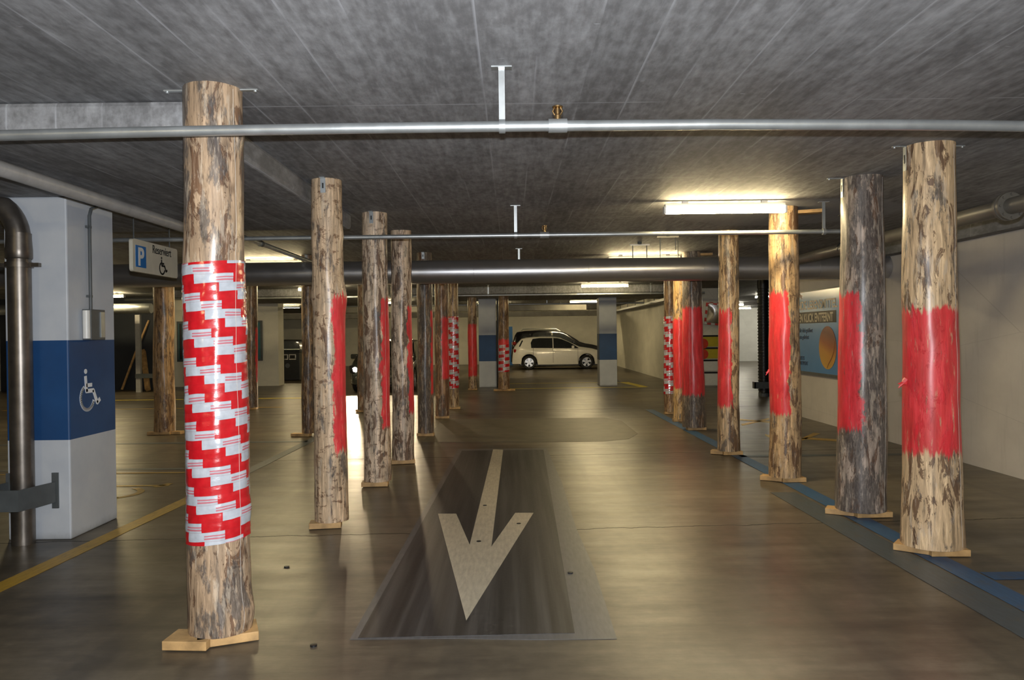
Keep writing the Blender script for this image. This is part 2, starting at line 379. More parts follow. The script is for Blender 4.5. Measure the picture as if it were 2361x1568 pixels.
mb = MB(); mb.box((5.12, -6, 2.60), (5.295, 15.6, HC-.003)); struct('trim_1', mb, M['ceil'])
mb = MB(); mb.prism([(5.12, 23), (5.08, YB), (5.4, YB), (5.42, 23.4), (6.5, 23.4), (6.5, 23)], lambda u, v, w: (u, v, w), HC)
struct('wall_right_far', mb, M['wall_w'])
mb = MB(); mb.box((-16, YB, 0), (5.08, YB+.3, HC)); struct('wall_back', mb, M['wall_w'])
mb = MB(); mb.box((5.08, YB, 0), (20, YB+.3, HC)); struct('wall_ramp', mb, M['bright'])
mb = MB(); mb.box((19.8, -6, 0), (20, YB, HC)); struct('wall_ramp_side', mb, M['bright'])
mb = MB(); mb.box((-16.2, -6, 0), (-16, YB, HC)); struct('wall_left', mb, M['wall_w'])
mb = MB(); mb.box((-16, -6.2, 0), (20, -6, HC)); struct('wall_rear', mb, M['wall'])
xl = AT(642, 800, 25.5).x
mb = MB(); mb.box((-11.15, 25.5, 0), (xl, 26.1, HC)); struct('wall_left_far', mb, M['wall_w'])
mb = MB(); mb.box((-16, 24.4, 0), (-11.15, 24.6, HC)); struct('wall_left_dark', mb, M['wall_d'])

# ------------------------------------------------------------ wheelchair symbol
def icon(fn, sx, sy, mat, name, parent, t=.003, flip=False):
    U = lambda p: ((p[0]-710)/175*sx, (505-p[1])/365*sy)
    m = MB(); w = .075*sx/.3*1.2
    m.prism([((760-710)/175*sx+.055*sx/.5*.62*math.cos(a*PI/8), (505-172)/365*sy+.055*sx/.5*.62*math.sin(a*PI/8)) for a in range(16)], fn, t)
    lw = sx*.115
    m.stroke([U((758, 215)), U((766, 338))], lw, fn, t); m.stroke([U((766, 288)), U((812, 288))], lw*.9, fn, t)
    m.stroke([U((763, 336)), U((826, 336)), U((860, 445)), U((884, 418))], lw, fn, t)
    cx, cy = U((772, 392)); rx = sx*.33; ry = rx
    m.stroke([(cx+rx*math.cos(math.radians(a)), cy+ry*math.sin(math.radians(a))) for a in range(118, 352, 9)], lw*.8, fn, t)
    return m.build(name, mat, parent)

# ------------------------------------------------------------ concrete columns
def column(name, x0, x1, y0, y1, top, label):
    c = empty(name, ((x0+x1)/2, (y0+y1)/2, 0), label, 'column')
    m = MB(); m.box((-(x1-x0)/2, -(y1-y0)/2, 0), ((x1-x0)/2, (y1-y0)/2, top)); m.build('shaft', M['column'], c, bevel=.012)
    return c
CX1 = -3.49
c1 = column('concrete_column', -3.985, CX1, 6.14, 6.86, 2.70, 'near white concrete column with blue band and wheelchair symbol at left')
icon(lambda u, v, w: (.2475+w, u-.205, v+.985), .30, .36, M['icon'], 'wheelchair_symbol', c1)
c2 = column('concrete_column', -1.0, -.475, 23.45, 24.05, 2.66, 'far white column with blue band, right of the red painted post, dark pipe beside it')
c3 = column('concrete_column', 2.62, 3.15, 23.45, 24.05, 2.66, 'far white column with blue band, in front of the nose of the white car')
# emergency box + conduit on near column
e = empty('wall_box', (CX1, 6.46, 1.57), 'small metal socket box with conduit on side of near blue banded column', 'electrical box')
m = MB(); m.box((0.001, -.12, 0), (.075, .10, .25)); m.build('housing', M['gsteel'], e, bevel=.004)
m = MB(); m.box((0.076, .02, .02), (.082, .08, .23)); m.build('cover_plate', M['galv'], e)
m = MB(); m.tube([(.045, -.135, .012), (.045, -.135, .24)], .028, 16); m.build('tube_light', M['white'], e, smooth=True)
m = MB(); m.tube([(.025, -.03, .25), (.025, -.03, 1.02), (.03, -.01, 1.08), (.04, .06, 1.11)], .014, 10); m.build('conduit', M['gsteel'], e, smooth=True)
m = MB(); m.box((.001, -.055, .35), (.03, -.005, .37)); m.build('clip', M['gsteel'], e)
m = MB(); m.box((.001, -.055, .92), (.03, -.005, .94)); m.build('clip', M['gsteel'], e)

# dark steel stack pipe
e = empty('drain_pipe', (-3.80, 6.035, 0), 'thick dark steel stack pipe with elbow in front of near blue banded column', 'pipe')
pts = [(0, 0, 0), (0, 0, 1.1), (0, 0, 2.36)] + [(-.32+.32*math.cos(a), 0, 2.36+.32*math.sin(a)) for a in [PI/2*k/8*.62 for k in range(1, 9)]] + [(-.75, 0, 2.72-.02)]
pts[-1] = (-.62, 0, 2.60)
m = MB(); m.tube([(p[0], p[1], min(p[2], 2.60)) for p in pts], .083, 24); m.build('pipe', M['dsteel'], e, smooth=True)
m = MB(); m.lathe([(.088, 2.20), (.094, 2.21), (.094, 2.27), (.088, 2.36), (.088, 2.4)], n=24); m.build('socket_joint', M['dsteel'], e, smooth=True)
m = MB(); m.lathe([(.098, 2.135), (.098, 2.175)], n=24); m.box((.09, -.02, 2.14), (.16, .02, 2.17)); m.box((-.14, -.02, 2.14), (-.09, .02, 2.17)); m.build('clamp', M['dsteel'], e, smooth=True)
g = empty('pipe_guard', (-3.80, 6.0, 0), 'grey steel crash guard bracket round foot of thick stack pipe', 'bracket')
m = MB(); m.box((-.24, -.22, .30), (.11, -.205, .46)); m.build('front_plate', M['gsteel'], g)
m = MB(); m.prism([(.11, -.22), (.125, -.22), (.21, .135), (.195, .135)], lambda u, v, w: (u, v, .30+w), .16); m.build('side_plate', M['gsteel'], g)
m = MB(); m.prism([(-.24, -.22), (-.225, -.22), (-.165, .135), (-.18, .135)], lambda u, v, w: (u, v, .30+w), .16); m.build('side_plate', M['gsteel'], g)
for x in (.17, -.19):
    m = MB(); m.box((x, .125, .25), (x+.05, .138, .53)); m.build('wall_plate', M['gsteel'], g)

# hanging sign
e = empty('reserved_sign', (-3.45, 7.13, 2.195), 'cream hanging parking sign reading Reserviert with wheelchair', 'sign')
m = MB()
def rr(w, h, r, n=6):
    o = []
    for cx, cy, a0 in ((w-r, h-r, 0), (r, h-r, 90), (r, r, 180), (w-r, r, 270)):
        o += [(cx+r*math.cos(math.radians(a0+90*k/n)), cy+r*math.sin(math.radians(a0+90*k/n))) for k in range(n+1)]
    return o
m.prism(rr(.95, .30, .03), lambda u, v, w: (-.035+w, u, v), .035); m.build('panel', M['signw'], e)
m = MB(); m.box((0, .05, .045), (.004, .25, .245)); m.build('parking_field', M['blue'], e)
TX = lambda x, y, z: Matrix.Translation((x, y, z)) @ Matrix(((0,0,1,0),(1,0,0,0),(0,1,0,0),(0,0,0,1)))
text_mesh('P', .23, M['white'], 'letter', e, TX(.006, .085, .065), bold=.006)
text_mesh('Reserviert', .115, M['ink'], 'lettering', e, TX(.002, .385, .205), xscale=.85)
icon(lambda u, v, w: (.001+w, u+.53, v+.02), .17, .17, M['ink'], 'wheelchair_symbol', e)
m = MB(); m.tube([(-.015, .05, .30), (-.015, .05, .505)], .006, 6); m.build('hanger_rod', M['gsteel'], e)
m = MB(); m.tube([(-.015, .80, .30), (-.015, .80, .505)], .006, 6); m.build('hanger_rod', M['gsteel'], e)

# ------------------------------------------------------------ pipes, duct
def hanger(e, x, z0, z1, w=.03):
    m = MB(); m.box((x-w/2, -.003, z0), (x+w/2, .003, z1)); m.box((x-.05, -.025, z1-.006), (x+.05, .025, z1)); m.lathe([(.034, -w/2), (.034, w/2)], c=(x, 0, 0), n=16, axis='X')
    m.build('hanger', M['galv'], e, smooth=True)
def sprinkler(e, x, up=True):
    m = MB(); m.lathe([(.034, -.045), (.034, .045)], c=(x, 0, 0), n=16, axis='X'); m.build('tee_fitting', M['galv'], e, smooth=True)
    m = MB(); m.lathe([(.016, .025), (.016, .05), (.010, .055), (.010, .085), (.026, .088), (.026, .094), (.004, .10)], c=(x, 0, 0), n=12)
    m.tube([(x-.012, 0, .05), (x-.024, 0, .07), (x-.012, 0, .092)], .004, 6); m.tube([(x+.012, 0, .05), (x+.024, 0, .07), (x+.012, 0, .092)], .004, 6)
    m.build('sprinkler_head', M['copper'], e, smooth=True)
def pipe(y, z, xs, label, hang, spr, r=.026, sag=None):
    e = empty('sprinkler_pipe', (0, y, z), label, 'pipe', 'sprinkler pipes under the ceiling')
    pts = [(x, 0, (sag(x) if sag else 0)) for x in xs]
    m = MB(); m.tube(pts, r, 18); m.build('pipe', M['galv'], e, smooth=True)
    for x in hang: hanger(e, x, 0, (HC-z) - .0)
    for x in spr: sprinkler(e, x)
    return e
pipe(3.80, 2.583, [-5.2, -3.4, -2.6, -2, -1.4, -.8, 0, 1, 2, 2.8, 3.3], 'near steel sprinkler pipe crossing in front of the taped post', (-.035, ), (.235,), sag=lambda x: -.003*min(0, x+.3)**2 - .006*max(0, min(x, 3)-.3)**2)
pipe(7.86, 2.57, [-8, 3.55], 'second steel sprinkler pipe, crossing just in front of the thick duct', (.05, 3.15), (.34,), r=.022)
pipe(11.8, 2.62, [-9, 5.1], 'thin steel sprinkler pipe hidden behind the thick round duct', (.12,), ())
pipe(20.2, 2.60, [-10, 5.0], 'far sprinkler pipe in front of the far columns', (-.6, 3.6), ())
pipe(26.5, 2.60, [-10, 4.5], 'farthest sprinkler pipe behind the far columns', (-.9, 1.2), ())
# branch pipe
e = empty('branch_pipe', (-2.92, 7.885, 2.67), 'grey branch pipe running back from second sprinkler pipe to the duct', 'pipe')
m = MB(); m.tube([(0, .0, -.085), (0, .12, -.075), (0, .3, -.02), (0, .5, 0), (0, 3.88, 0)], .030, 16); m.build('pipe', M['galv'], e, smooth=True)
m = MB(); m.lathe([(.036, 1.2), (.036, 1.28)], n=16, axis='Y'); m.build('coupling', M['gsteel'], e, smooth=True)
# grey plastic pipe at left ceiling
e = empty('plastic_pipe', (-3.05, 0, 2.60), 'pale grey plastic pipe running along ceiling past near blue banded column', 'pipe')
m = MB(); m.tube([(-.0, 4.06, .268), (0, 4.06, .09), (0, 4.08, .04), (0, 4.12, .012), (.0, 4.2, 0), (.03, 6.6, -.0), (.03, 7.4, 0)], .048, 20); m.build('pipe', M['pvc'], e, smooth=True)
m = MB(); m.tube([(.03, 7.4, -.02), (.03, 7.42, .09)], .012, 8); m.build('hanger', M['gsteel'], e)
# duct
DY, DZ, DR = 11.0, 2.466, .165
xr = 5.29
e = empty('ventilation_duct', (0, DY, DZ), 'large shiny round steel air duct crossing the garage', 'duct')
m = MB(); m.tube([(-11, 0, 0), (xr, 0, 0)], DR, 64); m.build('duct', M['duct'], e, smooth=True)
for x in (-8.3, -6.3, -4.27, -2.6, -.52, 1.08, 2.68, 4.3):
    m = MB(); m.lathe([(DR+.001, -.006), (DR+.003, -.004), (DR+.003, .004), (DR+.001, .006)], c=(x, 0, 0), n=64, axis='X'); m.build('seam_ring', M['duct'], e, smooth=True)
for x in (-6.0, 2.1, 2.35, -1.9):
    m = MB(); m.box((x-.004, -.01, DR-.002), (x+.004, .01, HC-DZ)); m.build('hanger', M['gsteel'], e)
# ceiling mounted trapeze rack behind the duct hangers
e = empty('support_rack', (2.05, 10.2, 0), 'small pair of steel trapeze hangers on ceiling above the thick round duct', 'bracket')
for k, (dx, dy) in enumerate(((0, 0), (-.22, .9))):
    m = MB(); m.box((dx-.14, dy-.02, HC-.055), (dx+.14, dy+.02, HC-.035)); m.build('crossbar', M['white'], e)
    m = MB()
    for sx in (-.10, .10): m.box((dx+sx-.006, dy-.006, DZ+DR+.02 if k == 0 else 2.62), (dx+sx+.006, dy+.006, HC-.05))
    m.tube([(dx, dy, HC-.04), (dx, dy, HC)], .03, 10); m.build('hanger', M['gsteel'], e)
# soil pipe at right
e = empty('soil_pipe', (3.80, 0, 2.50), 'brown grey flanged drain pipe hung along ceiling at upper right', 'pipe')
m = MB(); m.tube([(.08, 1.5, .0), (0, 5.6, 0), (-.09, 9.0, -.01), (-.13, 10.3, -.015)], .062, 24); m.build('pipe', M['soil'], e, smooth=True)
m = MB()
for yy in (5.93, 5.975): m.lathe([(.105, yy-.014), (.105, yy+.014)], c=(-.008, 0, 0), n=28, axis='Y')
for k in range(8): m.tube([(-.008+.088*math.cos(k*PI/4), 5.90, .088*math.sin(k*PI/4)), (-.008+.088*math.cos(k*PI/4), 6.01, .088*math.sin(k*PI/4))], .009, 6)
m.build('flange', M['soil'], e, smooth=True)
for yy in (5.65, 7.15, 8.75):
    dx = -.026*(yy-5.6)
    m = MB(); m.lathe([(.068, yy-.015), (.068, yy+.015)], c=(dx, 0, 0), n=24, axis='Y'); m.box((dx-.008, yy-.008, .06), (dx+.008, yy+.008, .355)); m.box((dx-.04, yy-.02, .355), (dx+.04, yy+.02, .368)); m.build('pipe_clip', M['black'], e, smooth=True)

# ------------------------------------------------------------ fluorescent lamps
def make_lamp():
    e = empty('ceiling_lamp', (0, 0, HC), 'x', 'lamp', 'fluorescent ceiling lamps')
    m = MB(); m.box((-.59, -.033, -.05), (.59, .033, -.001)); m.box((-.42, -.015, -.002), (-.36, .015, .028)); m.box((.36, -.015, -.002), (.42, .015, .028)); m.build('housing', M['white'], e, bevel=.004)
    m = MB(); prof = [(-.034, -.05)] + [(.042*math.cos(a), -.062+.038*math.sin(a)) for a in [PI+PI*k/8 for k in range(9)]] + [(.034, -.05)]
    m.prism(prof, lambda u, v, w: (-.585+w, u, v), 1.17); m.build('diffuser', M['tube'], e, smooth=True)
    m = MB(); m.box((-.603, -.044, -.102), (-.585, .044, -.03)); m.build('end_cap', M['white'], e)
    m = MB(); m.box((.585, -.044, -.102), (.603, .044, -.03)); m.build('end_cap', M['white'], e)
    return e
lamp0 = None
def lamp(x, y, label, z=HC, mat=None):
    global lamp0
    if lamp0 is None: lamp0 = make_lamp(); o = lamp0
    else: o = copy_tree(lamp0)
    o.location = (x, y, z-.03); o['label'] = label
    if mat:
        for ch in o.children:
            if ch.name.startswith('diffuser'): ch.data = ch.data.copy(); ch.data.materials[0] = mat
    return o
lamp(2.11, 7.70, 'nearest lit fluorescent lamp, large, on ceiling at upper right')
lamp(2.2, 12.9, 'lit fluorescent lamp half hidden above the thick round duct at right, glow on ceiling')
lamp(-3.95, 12.9, 'lit fluorescent lamp just right of the taped post, above the thick duct')
lamp(2.34, 19.6, 'lit fluorescent lamp below the duct line, above the far column by the white car')
lamp(-4.75, 19.6, 'short visible end of lit lamp below duct between the big red striped posts at left')
lamp(-11.3, 21.6, 'lit fluorescent lamp beside the near blue banded column under the duct', )
lamp(2.76, 29.0, 'farthest lit fluorescent lamp, partly behind far column above the white car')
for x, y, l in ((-.75, 31, 'added fluorescent lamp hidden behind far column to brighten the white hatchback'), (-4.2, 28, 'lit fluorescent lamp deep in the left aisle behind the log posts'), (-9, 31, 'lit fluorescent lamp above the litter bin area at far left'),  # first lamp is added out of sight to brighten the white car
                (2.6, 37, 'lit fluorescent lamp above the black car'), (-4, 37, 'lit fluorescent lamp near the back wall at left'), (-8.2, 14.5, 'lit fluorescent lamp over left parking bays'),
                (-4.0, -2.5, 'added unseen fluorescent lamp behind the viewer at left, for bounce light'), (2.1, -2.5, 'added unseen fluorescent lamp behind the viewer at right, for bounce light')):  # last two lamps are added behind the camera to fill bounce light
    lamp(x, y, l)
for i, (x, y) in enumerate(((9, 27), (12, 27), (9.5, 34), (13, 34), (11.5, 39.5), (14, 39.5))):  # fixtures added to supply the daylight of the ramp room
    lamp(x, y, 'added cool lamp standing in for daylight over the ramp beyond right opening', mat=M['tubew'])

# ------------------------------------------------------------ posts
POSTG = 'log props between floor and ceiling'
def post(label, xb, yb, wb, xt, wt, mat, bulges=(), flare=0, tape=None, plank=((0, 0, .3, .14, .05),), strap=None, clip=None, wedge=None, film=False, knobs=()):
    p = FL(xb, yb, .05); r0 = wb*p.y/FPX/2; cy = p.y + r0
    base = AT(xb, yb, cy); bx = FL(xb, yb, .05).x*cy/p.y
    r1 = wt*cy/FPX/2
    tp = AT(xt, 784 - 1.27*FPX/cy, cy); dx = tp.x-bx
    e = empty('log_post', (bx, cy, 0), label, 'post', POSTG)
    sd = xb*.37; N, K = 40, 90; z0, z1 = .05, HC
    def rad(th, z):
        q = (z-z0)/(z1-z0); r = r0+(r1-r0)*min(1, q*1.0)
        if flare: r *= 1 + flare*math.exp(-q*9) - flare*.6*math.exp(-q*9)*0
        r *= 1 + .035*mn.noise(Vector((math.cos(th)*.9, math.sin(th)*.9, z*1.6+sd))) + .020*mn.noise(Vector((math.cos(th)*2.5, math.sin(th)*2.5, z*5+sd)))
        r += .004*mn.noise(Vector((math.cos(th)*6, math.sin(th)*6, z*3+sd)))
        for (bt, bz, ba, bs) in bulges:
            d = (math.atan2(math.sin(th-bt), math.cos(th-bt)))*r0
            r += ba*math.exp(-(d*d*1.2+(z-bz)**2)/(bs*bs))
        return r
    def ctr(z):
        q = (z-z0)/(z1-z0)
        return (dx*q + .02*mn.noise(Vector((sd, 0, z*.9)))*r0/.15*math.sin(PI*q)*1.2, 0)
    m = MB(); vs = []; fs = []
    for i in range(K+1):
        z = z0+(z1-z0)*i/K; c = ctr(z)
        for k in range(N):
            th = 2*PI*k/N; r = rad(th, z); vs.append((c[0]+r*math.cos(th), c[1]+r*math.sin(th), z))
    for i in range(K):
        for k in range(N): fs.append((i*N+k, i*N+(k+1)%N, (i+1)*N+(k+1)%N, (i+1)*N+k))
    fs.append(tuple(range(N))[::-1]); fs.append(tuple(K*N+k for k in range(N)))
    m.add(vs, fs); m.build('trunk', mat, e, smooth=60)
    if tape:
        za, zb_, tm = tape; pitch = .0467; m = MB(); vs = []; fs = []; NN = 64
        rows = int((zb_-za)/.0117); 
        for i in range(rows+1):
            z = za+(zb_-za)*i/rows; c = ctr(z)
            for k in range(NN):
                th = 2*PI*k/NN; zt_ = z + .018*math.sin(th+1.0) if 0 < i < rows else z+.012*math.sin(th+1.0)
                fr = ((zb_-z)/pitch) % 1
                r = rad(th, zt_) + .004 + .0025*fr + .002*mn.noise(Vector((math.cos(th)*4, math.sin(th)*4, z*12)))
                vs.append((c[0]+r*math.cos(th), c[1]+r*math.sin(th), zt_))
        for i in range(rows):
            for k in range(NN): fs.append((i*NN+k, i*NN+(k+1)%NN, (i+1)*NN+(k+1)%NN, (i+1)*NN+k))
        m.add(vs, fs); m.build('barrier_tape', tm, e, smooth=50, recalc=False)
    rg = random.Random(int(xb))
    for (px, py, L, Wd, rz) in plank:
        m = MB(); L *= .88; m.rbox((px*.9, py, .028), (L, Wd, .046), rz); m.build('base_plank', M['plank'], e, bevel=.003)
    if strap:
        x0, x1 = strap; m = MB(); m.box((x0, -.012, HC-.008), (x1, .012, HC-.001))
        for x in (x0+.015, x1-.015): m.lathe([(.009, HC-.016), (.009, HC-.008)], c=(x, 0, 0), n=8)
        m.build('steel_strap', M['galv'], e)
    if clip:
        th, hh = clip; r = rad(th, 2.8)+.006; c = ctr(2.8)
        m = MB(); m.rbox((c[0]+r*math.cos(th), c[1]+r*math.sin(th), HC-hh/2-.004), (.004, .042, hh), th)
        m.rbox((c[0]+(r+.02)*math.cos(th), c[1]+(r+.02)*math.sin(th), HC-.005), (.045, .042, .004), th); m.build('angle_clip', M['galv'], e)
        m = MB(); m.rbox((c[0]+(r+.003)*math.cos(th), c[1]+(r+.003)*math.sin(th), HC-hh*.55), (.003, .012, hh*.35), th); m.build('slot', M['black'], e)
    if wedge:
        m = MB(); m.rbox(wedge[:3], (wedge[3], .12, .035), wedge[4], 0, -.04); m.build('top_wedge', M['plank'], e, bevel=.003)
    if film:
        m = MB(); pts = []
        for i in range(60):
            z = .07+2.78*i/59; th = film + .06*mn.noise(Vector((0, 3, z*1.1))); r = rad(th, z)+ (.008 if tape and tape[0]-.03 < z < tape[1]+.03 else .002); c = ctr(z); pts.append((c[0]+r*math.cos(th), c[1]+r*math.sin(th), z))
        m.tube(pts, .0010, 6); m.build('film_seam', M['film'], e, smooth=True)
    for (th, z, s) in knobs:
        r = rad(th, z)-.004; c = ctr(z); m = MB()
        for q in range(2):
            m.tube([(c[0]+r*math.cos(th), c[1]+r*math.sin(th), z+q*.02), (c[0]+(r+s)*math.cos(th+.1*q), c[1]+(r+s)*math.sin(th), z-.01-q*.03)], [s*.35, s*.05], 6)
        m.build('splinter', mat, e)
    return e
M['film'] = simple('clear_film_edge', (.62, .58, .52), .2, coat=1.0)
D = math.radians
# camera sees the side at angle -90 deg; right side is 0 deg, left side is 180 deg
p1 = post('nearest log post, wrapped in red and white barrier tape, at left foreground', 508, 1474, 142, 491, 128, m_post('bark_log_taped', 1.0, (.42, .29, .18), .34, .40, gloss=.75),
     bulges=((D(-60), 2.13, .012, .12), (D(-5), 2.62, .016, .04), (D(-100), 2.0, .010, .15), (D(-10), .14, .03, .09), (D(170), .10, .012, .07), (D(0), 1.62, .012, .07), (D(0), .68, .010, .05)),
     tape=(.53, 1.965, m_tape('red_white_barrier_tape', .155)), plank=((-.12, -.10, .26, .17, D(-4)), (.05, -.02, .34, .20, D(22))), strap=(-.25, .24), film=D(-28), knobs=())
post('peeled pale log post with red stripe down its right side, second in left row', 765, 1207, 78, 753, 69, m_post('peeled_log_cross_marks', 2.0, (.60, .43, .27), .10, .22, cross=.8, paint=(D(-22), .75, .62, 1.92)),
     bulges=((D(0), 1.9, .02, .10), (D(180), 1.92, .015, .08), (D(0), 2.42, .012, .06)), plank=((-.04, -.06, .29, .14, D(8)),), clip=(D(-90), .12))
post('blotchy log post with narrow red stripe on its right, third in left row', 871, 1113, 63, 864, 57, m_post('blotched_log', 3.0, (.66, .50, .35), .50, .22, cross=.6, paint=(D(-15), .72, .62, 1.96)),
     plank=((-.02, -.05, .31, .16, D(4)),), clip=(D(-95), .12), film=D(-35))
post('mottled log post with ragged red right edge, fourth in left row', 930, 1062, 52, 925, 46, m_post('mottled_log', 4.0, (.66, .50, .36), .50, .26, cross=.5, paint=(D(-5), .75, .62, 1.95)),
     plank=((0, -.04, .33, .16, D(12)),))
post('dark blackened log post with thin red edge, fifth in left row', 982, 1000, 37, 978, 35, m_post('dark_blackened_log', 5.0, (.30, .19, .11), .75, .85, paint=(D(5), .72, .66, 1.96)),
     plank=((0, -.03, .30, .15, 0),), clip=(D(-92), .10))
post('dark brown log post with red right half, left of thin taped post', 1020, 960, 33, 1018, 32, m_post('dark_brown_log', 6.0, (.34, .20, .11), .80, .35, paint=(D(-28), .95, .75, 1.93)),
     plank=((0, -.03, .30, .14, D(3)),))
tm2 = m_tape('red_white_barrier_tape_thin', .12, .05, .11, .3)
post('thin taped log post in left row behind the dark brown post', 1046, 939, 25, 1044, 24, m_post('thin_brown_log', 7.0, (.45, .31, .17), .5, .2), tape=(.45, 1.98, tm2), plank=((0.02, -.02, .28, .14, 0),))
post('distant slim log post with wide red painted middle, left of the far column', 1090, 896, 21, 1088, 20, m_post('slim_red_banded_log', 8.0, (.48, .33, .19), .5, .1, paint=(D(-90), 2.2, .40, 1.90)), plank=((0, -.02, .30, .14, 0),))
post('distant brown log post with patch of red white tape, standing right of far column', 1162, 898, 27, 1161, 22, m_post('brown_log_taped_middle', 9.0, (.36, .22, .11), .6, .15, paint=(D(-90), 1.8, 1.15, 1.46)),
     tape=(.54, 1.30, m_tape('red_white_tape_patch', .14, .09, .19, .0)), plank=((-.05, -.05, .55, .12, D(-3)), (.1, .02, .5, .12, D(6))))
post('plain orange brown log post with wide base boards beside near column', 380, 997, 47, 376, 44, m_post('plain_brown_log', 10.0, (.42, .25, .11), .35, .12), bulges=((D(180), .9, .012, .2),), plank=((-.06, -.06, .42, .12, D(2)), (.12, .0, .44, .12, D(-8))))
post('dark log post just behind the nearest taped post', 580, 940, 29, 579, 28, m_post('dark_red_edge_log', 11.0, (.24, .15, .09), .6, .5, paint=(D(8), .6, .6, 1.8)), plank=((0, -.02, .30, .14, 0),))  # dark log tone with red paint on its right edge
post('brown log post half hidden at left of the second left row post', 712, 1000, 31, 710, 30, m_post('half_hidden_log', 12.0, (.42, .26, .12), .65, .45), plank=((-.12, -.04, .34, .13, D(-6)),), clip=(D(-90), .10))
post('dark sliver of log post left of the third left row post', 839, 945, 29, 840, 28, m_post('dark_sliver_log', 13.0, (.26, .16, .10), .7, .6), plank=((-.03, -.02, .30, .14, 0),))
post('rightmost pale log post with broad red painted middle', 2150, 1272, 130, 2143, 108, m_post('pale_split_log', 14.0, (.70, .49, .28), .34, .14, paint=(D(-90), 2.4, .70, 1.72)),
     flare=.07, plank=((.05, -.09, .30, .15, D(-2)), (-.12, .0, .32, .16, D(-38))), strap=(-.26, .25), clip=(D(180), .17), film=D(-55), knobs=((D(-178), 1.2, .06),))
post('grey weathered log post with red left side, second from the right', 1985, 1186, 116, 1989, 90, m_post('grey_weathered_log', 15.0, (.42, .33, .26), .38, .80, paint=(D(-168), 1.02, .72, 1.90)),
     plank=((.06, -.07, .34, .15, D(2)), (-.18, .03, .26, .14, D(-30))), strap=(-.26, .1), clip=(D(178), .16), film=D(-50))
post('orange lit log post with red left side standing under nearest lamp', 1810, 1104, 73, 1807, 64, m_post('warm_log', 16.0, (.55, .36, .18), .45, .18, cross=.4, paint=(D(-150), 1.08, .70, 1.98)),
     plank=((.06, -.06, .28, .14, D(2)), (-.14, .02, .26, .13, D(-32))), wedge=(.24, -.02, HC-.05, .34, D(-6)), knobs=((D(175), 1.15, .04), (D(5), 1.95, .05)))
post('slender log post with red left half, fourth from the right', 1680, 1042, 50, 1680, 45, m_post('slender_spotted_log', 17.0, (.56, .39, .22), .42, .25, paint=(D(-140), 1.0, .62, 1.86)),
     flare=.05, plank=((.03, -.05, .28, .13, D(3)), (-.1, .0, .3, .12, D(-25))))
post('thick dark log post with red front, fifth from the right', 1601, 987, 55, 1594, 41, m_post('thick_dark_log', 18.0, (.40, .28, .18), .6, .7, paint=(D(-110), 1.55, .56, 1.98)),
     plank=((.02, -.04, .34, .15, 0),), wedge=(.2, 0, HC-.04, .22, D(4)), film=D(-120))
post('orange log post squeezed between thick dark post and thin taped post at right', 1567, 967, 30, 1567, 28, m_post('orange_log', 19.0, (.60, .38, .16), .3, .08, paint=(D(-90), 2.6, .60, 1.82)), plank=((0, -.02, .28, .13, 0),))
post('thin taped log post at the far end of the right row', 1545, 950, 27, 1544, 26, m_post('thin_dark_log_right', 20.0, (.36, .22, .11), .6, .15), tape=(.40, 1.90, tm2), plank=((0, -.02, .26, .12, 0),))

# ------------------------------------------------------------ floor markings
def flat(name, polys, mat, label, cat='floor marking', z=.002, group=None):
    m = MB()
    for poly in polys: m.prism(poly, lambda u, v, w: (u, v, z-.0015+w), .0015)
    return tag(m.build(name, mat), label, cat, group)
def px(*pts): return [tuple(FL(*p)[:2]) for p in pts]
def hline(x0, x1, y, w): return [(x0, y-w/2), (x1, y-w/2), (x1, y+w/2), (x0, y+w/2)]
def vline(xa, ya, xb, yb, w): return [(xa-w/2, ya), (xa+w/2, ya), (xb+w/2, yb), (xb-w/2, yb)]
flat('floor_patch', [[(-.86, 4.035), (-.30, 4.03), (.10, 4.0), (.52, 4.0), (.53, 5.2), (.50, 6.3), (.51, 8.2), (.46, 10.75), (-.76, 10.75)]], M['greyf'], 'pale grey painted border round the dark patch under the arrow', z=.0025)
def m_patch():
    t = NT('dark_floor_patch'); c = t.coord()
    s_ = t.noise(t.map(c, (9, .22, 1)), 1.5, 5, .6); n = t.noise(c, 50, 3)
    f = t.math('ADD', t.math('MULTIPLY', s_, .75), t.math('MULTIPLY', n, .25))
    return t.out(color=t.ramp(f, [(.38, (.016, .015, .016)), (.5, (.036, .034, .034)), (.62, (.070, .066, .064))]), rough=t.math('ADD', .34, t.math('MULTIPLY', n, .2)))
flat('floor_patch', [[(-.82, 4.05), (.31, 4.08), (.41, 10.6), (-.70, 10.6)]], m_patch(), 'dark rubbery rectangular patch of floor under the white arrow', z=.004)
arrow = px((1137, 1037), (1160, 1038), (1133, 1262), (1188, 1184), (1230, 1184), (1130, 1350), (1075, 1433), (1042, 1290), (1010, 1186), (1052, 1186), (1083, 1258))
a0, a1, inr, br0, br1, _, tip, _, bl1, bl0, inl = arrow
o = flat('floor_arrow', [[a0, inl, inr, a1], [bl1, tip, inl, bl0], [br1, br0, inr, tip], [inl, tip, inr]], M['whitef'], 'cream painted direction arrow on the floor pointing to the viewer', z=.006)
for (x, y) in (): pass
flat('floor_patch', [[(-1.35, 11.5), (1.3, 11.35), (1.72, 11.6), (1.95, 12.2), (1.95, 14.0), (1.7, 14.6), (-1.3, 14.6)]], simple('matt_repair_coat', (.10, .085, .058), .5, var=.2, scale=4), 'matt brown repair area on floor beyond the arrow', z=.0025)
def floorline(polys, mat, label, z=.003): return flat('painted_line', polys, mat, label, z=z)
floorline([vline(-3.32, 4.0, -3.13, 8.9, .14)], M['yellow'], 'yellow painted bay line passing the foot of the near blue banded column')
floorline([vline(-3.13, 8.9, -3.05, 13.2, .14)], M['bluef2'], 'faded blue painted bay line behind the nearest taped post')
